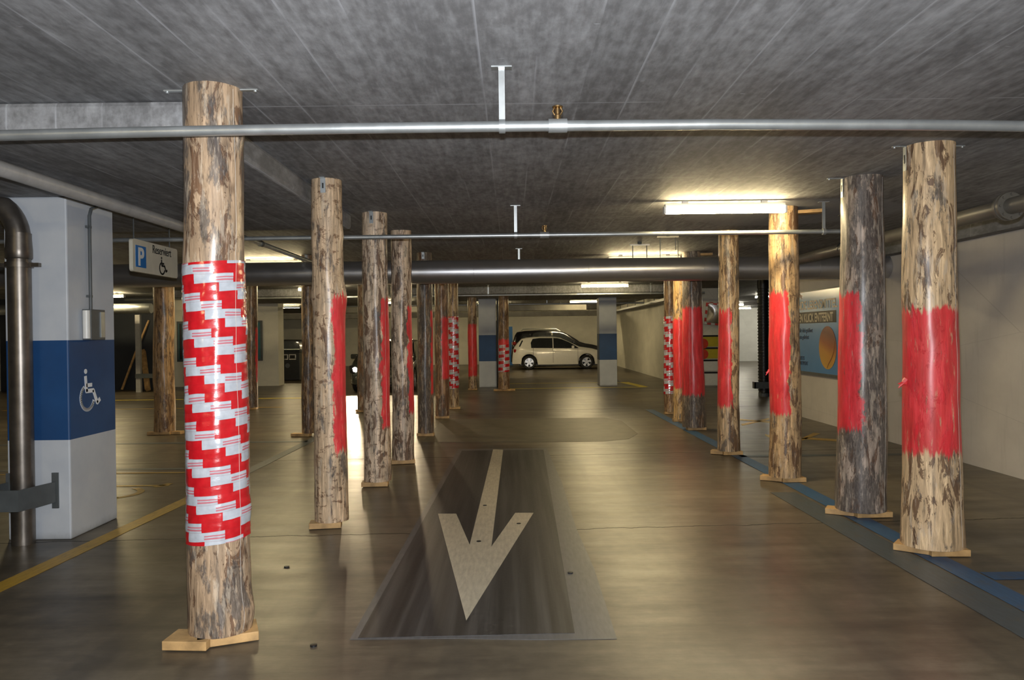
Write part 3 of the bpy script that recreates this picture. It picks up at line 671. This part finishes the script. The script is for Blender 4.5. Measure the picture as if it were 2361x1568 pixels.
floorline([hline(-7.2, -3.2, 9.15, .05)], M['yellow'], 'thin yellow crosswise bay line behind the near column', .004)
floorline([hline(-7.2, -3.2, 9.42, .12)], M['bluef2'], 'thin faded blue crosswise line beside the thin yellow line')
floorline([hline(-8.5, -3.1, 11.75, .14)], M['bluef2'], 'faded blue crosswise bay line in front of the plain brown post')
floorline([hline(-11.5, -5.2, 17.6, .12)], M['yellow'], 'yellow crosswise bay line behind the plain brown post, nearer one')
floorline([hline(-12.5, -5.2, 20.2, .14)], M['yellowb'], 'yellow crosswise bay line behind the plain brown post, farther one')
floorline([vline(2.91, 3.4, 2.80, 16, .17), ], M['bluef'], 'blue painted line under the right row of log posts')
floorline([vline(2.70, 3.4, 2.62, 7.6, .24)], M['bluef2'], 'faded grey blue strip left of the blue line at right')
floorline([hline(3.0, 5.25, 4.95, .15)], M['bluef'], 'blue branch line at right edge in front of the rightmost post')
floorline([hline(2.86, 5.2, 9.85, .14)], M['bluef2'], 'faded blue crosswise line between the right posts and the poster wall')
floorline([hline(-.4, 3.75, 25.1, .10), [(3.72, 25.15), (3.42, 25.15), (3.72, 22.8), (3.98, 22.8)], hline(-.4, 3.9, 22.75, .12)], M['yellowb'], 'bright yellow bay outline on floor round the far right column')
floorline([vline(3.62, 30, 3.35, 25.2, .3)], M['bluef2'], 'blue line on floor beyond the yellow outline at far right')
floorline([px((1708, 978), (1712, 982), (1773, 968), (1773, 964)), px((1705, 966), (1705, 969), (1775, 975), (1775, 972))], M['yellow'], 'crossed yellow floor strokes between the orange lit post and the slender post')
floorline([px((1846, 1012), (1850, 1016), (1892, 1000), (1876, 998)), px((1860, 1009), (1846, 1012), (1930, 1018), (1930, 1013)), px((1764, 1001), (1764, 1005), (1776, 1010), (1776, 1004))], M['yellow'], 'yellow painted arrow strokes on floor left of the grey weathered post')
m = MB()
cxx, cyy = -4.25, 7.95
m.stroke([(cxx+.42*math.cos(D(a)), cyy+.34*math.sin(D(a))) for a in range(-150, 60, 10)], .07, lambda u, v, w: (u, v, .002+w), .0015)
m.stroke([(cxx-.3, 8.34), (cxx+.55, 8.36)], .06, lambda u, v, w: (u, v, .002+w), .0015)
m.stroke([(cxx+.45, 8.28), (cxx+.52, 8.46)], .07, lambda u, v, w: (u, v, .002+w), .0015)
tag(m.build('painted_wheelchair', M['yellow']), 'worn yellow wheelchair marking on bay floor behind near column', 'floor marking')
for i, (qx, qy) in enumerate(((661, 1308), (723, 1490), (1118, 1167), (1104, 1250), (1196, 1209), (1315, 1322))):
    p = FL(qx, qy); m = MB(); m.lathe([(.018, .0), (.018, .009), (.006, .010)], c=(p.x, p.y, 0), n=14)
    tag(m.build('floor_stud', M['black'], smooth=True), ['small black floor spot right of the foot of nearest taped post', 'small black floor spot below and right of the nearest taped post', 'black dot on upper shaft of the cream arrow',
        'black dot on lower shaft of the cream arrow', 'black dot on right barb of the cream arrow', 'black dot on grey border right of the dark patch'][i], 'floor stud')

# ------------------------------------------------------------ posters
e = empty('wall_poster', (5.295, 12.4, .85), 'large blue food advertising poster on right wall', 'poster')
YM = lambda x, y, z: Matrix.Translation((x, y, z)) @ Matrix(((0,0,-1,0),(-1,0,0,0),(0,1,0,0),(0,0,0,1)))
PL, PH = 2.75, 1.42
def m_poster():
    t = NT('poster_blue_print'); c = t.coord(); x, y, z = t.sep(c)
    return t.out(color=t.mix(t.noise(c, 4, 3), (.10, .28, .60), (.12, .32, .66)), rough=.22, coat=.4, coat_rough=.2)
m = MB(); m.box((-.03, 0, 0), (0, PL, PH)); m.build('sheet', m_poster(), e)
m = MB(); m.box((-.045, -.03, -.05), (0, PL+.03, 0)); m.box((-.045, -.03, PH), (0, PL+.03, PH+.02)); m.box((-.045, -.03, -.05), (0, 0, PH+.02)); m.box((-.045, PL, -.05), (0, PL+.03, PH+.02)); m.build('frame', M['gsteel'], e)
gp = simple('cream_print', (.58, .50, .36), .4)
text_mesh('GESUNDE LEBENSMITTEL', .21, gp, 'headline', e, YM(-.032, 2.42, 1.11), xscale=.93, bold=.004)
m = MB(); m.box((-.033, .27, .86), (-.03, 2.6, 1.06)); m.build('headline_bar', simple('dark_brown_print', (.02, .015, .012), .5), e)
text_mesh('NUR EINEN KLICK ENTFERNT', .21, gp, 'headline', e, YM(-.035, 2.54, .885), xscale=.77, bold=.006)
for i, (tx, z, s_) in enumerate((('rund um die Uhr f\u00fcr dich ge\u00f6ffnet', .70, .11), ('heute bestellt, heute geliefert', .58, .11), ('Jetzt online einkaufen', .47, .06), ('direkt nach Hause geliefert', .42, .06), ('BREITES', .20, .10), ('SORTIMENT', .11, .10))):
    text_mesh(tx, s_, simple('navy_print_%d' % i, (.02, .04, .08), .5), 'small_print', e, YM(-.032, 2.55 if i < 4 else 1.95, z), xscale=.85)
def m_fruit():
    t = NT('orange_fruit_print'); c = t.coord(); x, y, z = t.sep(c)
    q = t.math('ADD', t.math('MULTIPLY', z, 1.1), t.math('MULTIPLY', y, -.3))
    return t.out(color=t.ramp(t.math('ADD', q, t.math('MULTIPLY', t.noise(c, 3, 3), .1)), [(.0, (.62, .36, .06)), (.25, (.60, .28, .04)), (.42, (.36, .09, .012)), (.62, (.17, .035, .008)), (.8, (.30, .06, .01))]), rough=.35)
m = MB(); m.prism([(.62+.36*math.cos(a*PI/20), .44+.36*math.sin(a*PI/20)) for a in range(40)], lambda u, v, w: (-.033+w*-1, u, v), .003); m.build('fruit_picture', m_fruit(), e)
m = MB(); m.stroke([(.33, .55), (.36, .38), (.45, .27), (.58, .17), (.64, .1)], .018, lambda u, v, w: (-.037-w, u, v), .002); m.build('fruit_crease', simple('crease_print', (.25, .09, .02), .5), e)
# left far poster
q0, q1 = AT(410, 834, 25.5), AT(605, 739, 25.5)
e = empty('wall_poster', (q0.x, 25.495, q0.z), 'teal framed poster on cream wall seen behind the nearest taped post', 'poster')
pw, ph = q1.x-q0.x, q1.z-q0.z
m = MB(); m.box((0, -.05, 0), (pw, 0, ph)); m.build('frame', M['gsteel'], e)
m = MB(); m.box((.06, -.056, .06), (pw-.06, -.05, ph-.06)); m.build('sheet', simple('teal_print', (.04, .16, .20), .3), e)
m = MB(); m.box((pw-.34, -.06, .07), (pw-.14, -.056, ph-.07)); m.box((.09, -.06, .07), (.17, -.056, ph-.07)); m.build('dark_stripe', M['black'], e)

# ------------------------------------------------------------ right opening: hazard boards, mirror, corrugated pipe
e = empty('hazard_board', (5.9, 22.99, 0), 'yellow black and white banded boards on wall end behind slender right post', 'hazard board')
for z0, z1, mt in ((.0, .36, 'white'), (.42, .72, 'white'), (.78, 1.08, 'yel'), (1.13, 1.44, 'yel')):
    m = MB(); m.box((-.62, -.03, z0+.02), (.45, 0, z1)); m.build('board', M[mt], e)
    m = MB(); m.box((-.62, -.032, z1), (.45, 0, z1+.05)); m.build('black_strip', M['black'], e)
m = MB(); m.prism([(.15*math.cos(a*PI/12)-.28, .15*math.sin(a*PI/12)+1.24) for a in range(24)], lambda u, v, w: (u, -.031-w, v), .004); m.prism([(.15*math.cos(a*PI/12)-.28, .15*math.sin(a*PI/12)+.93) for a in range(24)], lambda u, v, w: (u, -.031-w, v), .004); m.build('red_disc', simple('red_sign_print', (.6, .05, .02), .4), e)
def m_check():
    t = NT('red_white_mirror_border'); c = t.coord(); ck = t.n('ShaderNodeTexChecker'); t.set(ck.inputs[0], t.map(c, (1, 1, 1), (.03, .5, .02))); ck.inputs['Scale'].default_value = 9
    return t.out(color=t.mix(ck.outputs[1], (.7, .7, .68), (.55, .04, .03)), rough=.4)
e = empty('traffic_mirror', (5.93, 22.55, 2.10), 'rectangular traffic mirror with red white border behind the slender right post', 'mirror'); e.rotation_euler = (D(12), D(6), D(-12))
m = MB(); m.box((-.34, -.04, -.33), (.34, .03, .33)); m.build('border', m_check(), e, bevel=.02)
m = MB(); n_ = 12
vs = [(-.28+.56*i/n_, -.045-.02*(1-((i/n_-.5)*2)**2)*(1-((j/n_-.5)*2)**2), -.27+.54*j/n_) for j in range(n_+1) for i in range(n_+1)]
m.add(vs, [(j*(n_+1)+i, j*(n_+1)+i+1, (j+1)*(n_+1)+i+1, (j+1)*(n_+1)+i) for j in range(n_) for i in range(n_)])
m.build('mirror_glass', m_metal('mirror_surface', (.85, .85, .85), .08, .02), e, smooth=True)
m = MB(); m.tube([(0, .03, 0), (0, .47, .05)], .025, 10); m.build('arm', M['gsteel'], e)
e = empty('corrugated_pipe', (6.12, 19.0, 0), 'black corrugated downpipe in the opening right of the slender post', 'pipe')
prof = [(.135, .08)]
z = .10
while z < 2.62: prof += [(.125, z), (.125, z+.035), (.138, z+.045), (.138, z+.065)]; z += .075
prof += [(.13, HC-.002)]
m = MB(); m.lathe(prof, n=28); m.build('pipe', M['black'], e, smooth=30)
m = MB(); m.lathe([(.13, 0), (.13, .08)], n=20); m.box((-.28, -.18, .20), (.16, -.15, .36)); m.box((-.28, -.18, .20), (-.25, .0, .36)); m.box((.13, -.18, .20), (.16, 0, .36)); m.build('guard', M['gsteel'], e)

# ------------------------------------------------------------ cars
def interp(tab, x):
    if x <= tab[0][0]: return tab[0][1]
    for (a, va), (b, vb) in zip(tab[:-1], tab[1:]):
        if x <= b:
            q = (x-a)/(b-a); return va+(vb-va)*q
    return tab[-1][1]
def car(name, label, loc, rz, body, P, plate=False, lights_on=False, tail_on=False):
    L, HW, T, B = P['L'], P['hw'], P['top'], P['belt']; rx, fx, wr_ = P['rear'], P['front'], P['wr']
    e = empty(name, loc, label, 'car', rz=rz)
    zt = lambda x: interp(T, x); zb = lambda x: min(interp(B, x), zt(x)-.012)
    def hw(x):
        s = min(x, L-x); f = 1.0
        if s < .55: f = 1-.20*((.55-s)/.55)**2.2
        return HW*f
    def z0(x):
        z = .20 if .35 < x < L-.35 else .24
        for c in (rx, fx):
            d = abs(x-c); R = wr_+.055
            if d < R: z = max(z, wr_+math.sqrt(R*R-d*d))
        return z
    def wroof(x): return hw(x)*.97-P['tumble']*max(0, zt(x)-zb(x))
    def sec(x):
        a, b, h, t_ = z0(x), zb(x), hw(x), zt(x); w = wroof(x); a = min(a, b-.05); g = t_-b
        rd = min(.07, g*.5)
        pts = [(0, a), (h*.86, a), (h*.975, a+.015), (h*.995, a+(b-a)*.25), (h, a+(b-a)*.55), (h*.99, a+(b-a)*.86), (h*.97, b),
               (h*.97+(w-h*.97)*.5, b+(g-rd)*.5), (w, t_-rd), (w-rd*.5, t_-rd*.3), (w-rd*1.4, t_-.004), (w*.5, t_+.012*min(1, g*4)), (0, t_+.016*min(1, g*4))]
        return pts
    xs = sorted(set([0, .015, .04, .08] + [round(.12+i*.045, 4) for i in range(int((L-.24)/.045)+1)] + [L-.08, L-.04, L-.015, L]))
    m = MB(); vs = []; fs = []; n = 13; full = 2*n-2
    for x in xs:
        p = sec(x); loop = p + [(-q[0], q[1]) for q in p[-2:0:-1]]
        vs += [(x, q[0], q[1]) for q in loop]
    for i in range(len(xs)-1):
        for k in range(full): fs.append((i*full+k, i*full+(k+1)%full, (i+1)*full+(k+1)%full, (i+1)*full+k))
    fs.append(tuple(range(full))); fs.append(tuple((len(xs)-1)*full+k for k in range(full)))
    m.add(vs, fs); m.build('body', body, e, smooth=38)
    def sy(x, z):
        b = zb(x); t_ = zt(x); h = hw(x)
        if z <= b: return h*.995
        return h*.97+(wroof(x)-h*.97)*min(1, (z-b)/max(.01, t_-b-.06))
    def sidepatch(nm, poly, mat, off=.006, cnt=None):
        for s in (1, -1):
            m = MB(); n = len(poly); cxp = sum(p[0] for p in poly)/n; czp = sum(p[1] for p in poly)/n
            vs = [(cxp, s*(sy(cxp, czp)+off), czp)]; ring = []
            for j in range(n):
                a, b = poly[j], poly[(j+1)%n]
                for q in range(6): ring.append((a[0]+(b[0]-a[0])*q/6, a[1]+(b[1]-a[1])*q/6))
            for f in (.5, 1.0):
                for (x, z) in ring: X = cxp+(x-cxp)*f; Z = czp+(z-czp)*f; vs.append((X, s*(sy(X, Z)+off), Z))
            r = len(ring); fs = [(0, 1+j, 1+(j+1)%r) for j in range(r)] + [(1+j, 1+r+j, 1+r+(j+1)%r, 1+(j+1)%r) for j in range(r)]
            m.add(vs, fs); m.build(nm, mat, e, smooth=True)
    for w in P['side']: sidepatch('side_window', w, M['glass'])
    def toppatch(nm, xa, xb, inset, mat):
        m = MB(); vs = []; fs = []; K = 8
        for i in range(K+1):
            x = xa+(xb-xa)*i/K; w = wroof(x)-inset-.02
            vs += [(x, -w, zt(x)+.008), (x, 0, zt(x)+.026), (x, w, zt(x)+.008)]
        for i in range(K): fs += [(i*3, i*3+1, i*3+4, i*3+3), (i*3+1, i*3+2, i*3+5, i*3+4)]
        m.add(vs, fs); return m.build(nm, mat, e, smooth=True)
    toppatch('windscreen', P['ws'][0], P['ws'][1], .03, M['glass']); toppatch('rear_window', P['rw'][0], P['rw'][1], .05, M['glass'])
    # seams, handles
    m = MB()
    for s in (1, -1):
        for x, a, b in P['seams']:
            for q in range(6):
                z_ = a+(b-a)*q/6; m.box((x-.006, s*(sy(x, z_)+.002)-.003, z_), (x+.006, s*(sy(x, z_)+.002)+.003, z_+(b-a)/6))
    m.build('door_seam', M['black'], e)
    for x in P['handles']:
        for s in (1, -1):
            m = MB(); m.rbox((x, s*(hw(x)+.015), zb(x)-.10), (.20, .03, .03)); m.build('door_handle', body, e, bevel=.008)
    m = MB()
    for s in (1, -1): m.rbox((P['mir'][0], s*(hw(1.5)+.10), P['mir'][1]), (.12, .20, .14)); 
    m.build('door_mirror', P.get('mirmat', body), e, bevel=.03)
    # lights
    tl = simple('tail_light_red' if not tail_on else 'tail_light_red_lit', (.35, .01, .012), .15, coat=1.0)
    for s in (1, -1):
        m = MB(); z = P['tail']; m.rbox((.185, s*HW*.72, z), (.27, HW*.34, .16), rz=-s*.22); m.build('tail_light', tl, e, bevel=.04)
    hm = simple('headlight_lens', (.5, .52, .55), .1, coat=1.0) if not lights_on else emit('lit_headlight', (1, .95, .82), 22)
    for s in (1, -1):
        hx, hz = L-.16, P['head']
        m = MB(); m.rbox((hx-.03, s*HW*.78, hz), (.30, .34, .15), rz=-s*.35, ry=.35); m.build('headlight_housing', M['black'] if lights_on else simple('headlight_glass', (.25, .26, .28), .1, coat=1.0), e, bevel=.04)
        if lights_on:
            m = MB(); m.lathe([(.065, -.02), (.065, .03), (.04, .05), (0.001, .055)], c=(hx+.10, s*HW*.78, hz), n=20, axis='X'); m.build('headlight_lens', hm, e, smooth=True)
            ld = bpy.data.lights.new('headlight_beam', 'SPOT'); ld.energy = 430; ld.spot_size = D(42); ld.spot_blend = .35; ld.shadow_soft_size = .07; ld.color = (1, .78, .50)
            lo = bpy.data.objects.new('headlight_beam', ld); COL.objects.link(lo); lo.parent = e; lo.location = (hx+.20, s*HW*.78, hz); lo.rotation_euler = (0, D(-90+19), 0); lo.scale = (1, 2.0, 1)
    m = MB(); zz = .50; xx = L+.002
    m.box((L-.03, -HW*.45, .28), (xx+.01, HW*.45, .44)); m.build('lower_grille', M['black'], e, bevel=.02)
    m = MB(); m.box((L-.16, -HW*.5, P['head']-.03), (L-.03, HW*.5, P['head']+.04)); m.build('grille', M['black'], e, bevel=.02)
    m = MB(); m.box((.3, -HW*.80, .17), (L-.3, HW*.80, .26)); m.build('underbody', M['black'], e)
    if P.get('rail'):
        for s in (1, -1):
            m = MB(); m.tube([(P['rail'][0], s*(wroof(1.5)-.09), zt(P['rail'][0])), (P['rail'][0]+.1, s*(wroof(1.5)-.09), P['rail'][2]), (P['rail'][1]-.2, s*(wroof(1.5)-.09), P['rail'][2]), (P['rail'][1], s*(wroof(1.5)-.09), zt(P['rail'][1]))], .018, 8); m.build('roof_rail', M['galv'], e, smooth=True)
    # wheels
    for cx in (rx, fx):
        for s in (1, -1):
            we = MB(); yo = s*(HW-.115); R = wr_
            prof = [(R*.64, -.10), (R*.9, -.105), (R*.985, -.08), (R, -.04), (R, .04), (R*.985, .08), (R*.9, .105), (R*.66, .10), (R*.62, .085)]
            we.lathe(prof, c=(cx, yo, R), n=40, axis='Y', cap=False); w = we.build('wheel', M['rubber'], e, smooth=30)
            m = MB(); f = yo+s*.07
            m.lathe([(R*.68, -.01), (R*.68, .01), (R*.60, .01), (R*.60, -.01), (R*.68, -.01)], c=(cx, yo+s*.085, R), n=40, axis='Y', cap=False)
            m.lathe([(.055, -.01), (.055, .02), (.03, .028)], c=(cx, f, R), n=16, axis='Y')
            for k in range(5):
                a = 2*PI*k/5+PI/2
                for da in (-.0,):
                    c0_, s0_ = math.cos(a), math.sin(a); wd0, wd1 = .035, .062
                    pl = [(c0_*.03-s0_*wd0, s0_*.03+c0_*wd0), (c0_*.03+s0_*wd0, s0_*.03-c0_*wd0), (c0_*R*.62+s0_*wd1*.9, s0_*R*.62-c0_*wd1*.9), (c0_*R*.62-s0_*wd1*.9, s0_*R*.62+c0_*wd1*.9)]
                    m.prism(pl, lambda u, v, w: (cx+u, f-.012+w, R+v), .026)
            m.build('rim', M['alloy'], w, smooth=30)
    return e
GOLF = dict(L=4.20, hw=.89, rear=.76, front=3.34, wr=.315, tumble=.33,
    top=[(0, .50), (.03, .80), (.09, 1.00), (.22, 1.18), (.42, 1.385), (.62, 1.435), (1.0, 1.465), (1.5, 1.48), (1.9, 1.46), (2.2, 1.41), (2.5, 1.28), (2.8, 1.13), (3.05, 1.0), (3.3, .965), (3.6, .915), (3.9, .83), (4.08, .72), (4.17, .58), (4.2, .45)],
    belt=[(0, .48), (.05, .82), (.3, .955), (1.2, .945), (2.4, .925), (3.0, .915), (3.5, .86), (3.9, .76), (4.1, .60), (4.2, .40)],
    side=[[(.86, .965), (1.82, .952), (1.82, 1.405), (1.22, 1.41), (.93, 1.375), (.84, 1.20)], [(1.86, .95), (3.0, .935), (2.84, 1.05), (2.56, 1.21), (2.25, 1.345), (2.03, 1.395), (1.86, 1.405)], [(.30, 1.03), (.36, 1.03), (.50, 1.30), (.44, 1.32)]],
    ws=(2.27, 3.0), rw=(.11, .40), seams=[(1.835, .3, .95), (.95, .66, .96), (2.95, .3, .9)], handles=(1.08, 2.0), mir=(2.72, .99), tail=.84, head=.66)
whitepaint = simple('white_car_paint', (.90, .87, .80), .25, var=.03, coat=1.0); blackpaint = simple('black_car_paint', (.010, .010, .012), .2, var=.1, coat=1.0); darkpaint = simple('dark_green_car_paint', (.022, .026, .022), .22, var=.1, coat=1.0)
gl = FL(1180, 849).x
car('car', 'white five door hatchback parked side-on beyond the far columns', (.0, 35.9, 0), 0, whitepaint, GOLF)
SUV = dict(GOLF); k = 1.18
SUV.update(L=4.55, hw=.91, rear=.85, front=3.65, wr=.36, tumble=.26,
    top=[(0, .6), (.03, .95), (.08, 1.2), (.20, 1.55), (.30, 1.70), (.7, 1.755), (1.4, 1.78), (2.1, 1.77), (2.5, 1.70), (2.9, 1.48), (3.3, 1.22), (3.6, 1.12), (3.95, 1.06), (4.25, .98), (4.45, .8), (4.55, .5)],
    belt=[(0, .58), (.06, .95), (.3, 1.12), (1.2, 1.11), (2.6, 1.08), (3.3, 1.05), (3.8, 1.0), (4.25, .9), (4.5, .65), (4.55, .45)],
    side=[[(1.0, 1.14), (1.95, 1.13), (1.95, 1.66), (1.2, 1.67), (1.05, 1.6)], [(2.03, 1.13), (3.20, 1.10), (2.9, 1.36), (2.6, 1.57), (2.35, 1.65), (2.03, 1.66)], [(.35, 1.16), (.92, 1.14), (.98, 1.62), (.55, 1.62)]],
    ws=(2.6, 3.3), rw=(.09, .27), seams=[(1.99, .3, 1.1), (3.2, .3, 1.05)], handles=(1.2, 2.2), mir=(3.0, 1.18), tail=1.15, head=.85, rail=(.5, 2.4, 1.84))
car('car', 'tall black estate car with roof rails parked behind the white hatchback', (-.05, 38.6, 0), 0, blackpaint, SUV)
MID = dict(GOLF); MID['mirmat'] = darkpaint
cx_ = AT(877, 800, 21.8).x
car('car', 'dark car facing the viewer with headlights on behind the left row of posts', (cx_, 21.6+4.2, 0), -PI/2, darkpaint, MID, lights_on=True)
cx_ = AT(690, 800, 33).x
car('car', 'black car parked behind the litter bin at far left', (cx_+1.0, 33.3, 0), PI, blackpaint, MID)

# ------------------------------------------------------------ litter bin
b0, b1 = AT(636, 870, 28.4), AT(690, 798, 28.4)
e = empty('litter_bin', ((b0.x+b1.x)/2, 28.7, 0), 'dark litter bin with two silver framed openings beside cream wall', 'bin')
bw = (b1.x-b0.x)/2; bh = 1.14
m = MB(); m.box((-bw, -.3, .02), (bw, .3, bh-.12)); m.prism([(-.3, bh-.12), (.3, bh-.12), (.24, bh), (-.24, bh)], lambda u, v, w: (-bw+w, u, v), 2*bw); m.build('body', simple('anthracite_enamel', (.035, .038, .042), .35), e, bevel=.015)
for s in (-1, 1):
    xa, xb = (-bw*.78, bw*.05) if s < 0 else (bw*.12, bw*.72)
    m = MB(); m.box((xa, -.312, .76), (xb, -.30, .96)); m.build('silver_frame', M['alloy'], e, bevel=.006)
    m = MB(); m.box((xa+.035, -.318, .80), (xb-.035, -.312, .93)); m.build('opening', M['black'], e)
m = MB(); m.lathe([(.085, -.306), (.085, -.301)], c=(0, 0, .55), n=24, axis='Y'); m.build('round_emblem', simple('grey_print', (.16, .17, .18), .5), e)

# ------------------------------------------------------------ far left clutter, ducts
a, b = AT(297, 810, 23.4), AT(326, 888, 23.0)
e = empty('leaning_board', (b.x, 23.4, 0), 'light timber board leaning diagonally in dark corner at left', 'board')
m = MB(); m.tube([(a.x-b.x, .9, a.z), (0, 0, .06)], .09, 4); m.build('board', M['plank'], e)
a, b = AT(331, 738, 24), AT(306, 812, 24)
e = empty('leaning_board', (b.x-.35, 23.9, 0), 'thin pale timber batten leaning the other way in dark corner at left', 'board')
m = MB(); m.tube([(a.x-b.x+.35, .45, a.z), (.35, .3, b.z), (0, .1, .03)], .035, 4); m.build('board', M['plank'], e)
a = AT(340, 800, 23.9)
e = empty('steel_post', (a.x+.06, 23.2, 0), 'pale steel upright in dark corner left of plain brown post', 'post')
m = MB(); m.box((-.07, -.05, 0), (.07, .05, 2.3)); m.build('upright', M['pvc'], e)
m = MB(); m.box((-.07, -.08, .42), (.5, -.05, .55)); m.build('rail', M['gsteel'], e)
a = AT(349, 711, 22.0)
e = empty('far_duct', (0, 22, a.z), 'short yellowish round duct under the ceiling beside near column', 'duct')
m = MB(); m.tube([(-15.9, 0, 0), (a.x, 0, 0)], .14, 24); m.build('duct', M['galv'], e, smooth=True)
m = MB(); m.box((-13, -.01, .13), (-12.97, .01, HC-a.z)); m.build('hanger', M['gsteel'], e)
for (x0, x1, y, z0, z1, lb) in ((-11.9, 4.6, 36.5, 2.42, 2.66, 'wide metal duct under ceiling above the black car'), (-8, 2.9, 30.5, 2.50, 2.72, 'pale square duct crossing under the ceiling behind the far columns')):
    e = empty('square_duct', (0, y, 0), lb, 'duct')
    m = MB(); m.box((x0, -.25, z0), (x1, .25, z1)); m.build('duct', M['tin'], e, bevel=.01)
    m = MB()
    for i in range(int(x1-x0)): m.box((x0+i+.5, -.255, z0-.008), (x0+i+.53, .255, z1+.008))
    m.build('flange', M['tin'], e)
    m = MB()
    for x in (x0+1, 0, x1-1): m.box((x, -.01, z1), (x+.02, .01, HC))
    m.build('hanger', M['gsteel'], e)
e = empty('cable_tray', (4.75, 0, 2.55), 'dark cable tray along top of far right wall', 'cable tray')
m = MB(); m.box((-.12, 23.5, 0), (.12, 38, .02)); m.box((-.13, 23.5, 0), (-.12, 38, .07)); m.box((.12, 23.5, 0), (.13, 38, .07)); m.build('tray', M['gsteel'], e)
m = MB()
for y in range(24, 38, 2): m.box((-.01, y, .02), (.01, y+.02, .32))
m.build('hanger', M['gsteel'], e)
# dark pipe beside far column, blue panel
e = empty('dark_downpipe', (-.425, 23.40, 0), 'thin dark downpipe fixed beside far column', 'pipe')
m = MB(); m.tube([(0, 0, 0), (0, 0, 2.0)], .045, 12); m.tube([(0, 0, 2.0), (0, 0, 2.655)], .03, 10); m.build('pipe', M['black'], e, smooth=True)
a = AT(1178, 800, 40)
e = empty('blue_post', (a.x-.05, 40.5, 0), 'narrow blue upright at left of the parked black car', 'post')
m = MB(); m.box((-.14, -.08, 0), (.14, .08, 2.0)); m.build('upright', M['blue'], e)
m = MB(); m.box((-.18, -.12, 0), (.18, .12, .02)); m.build('foot_plate', M['blue'], e)
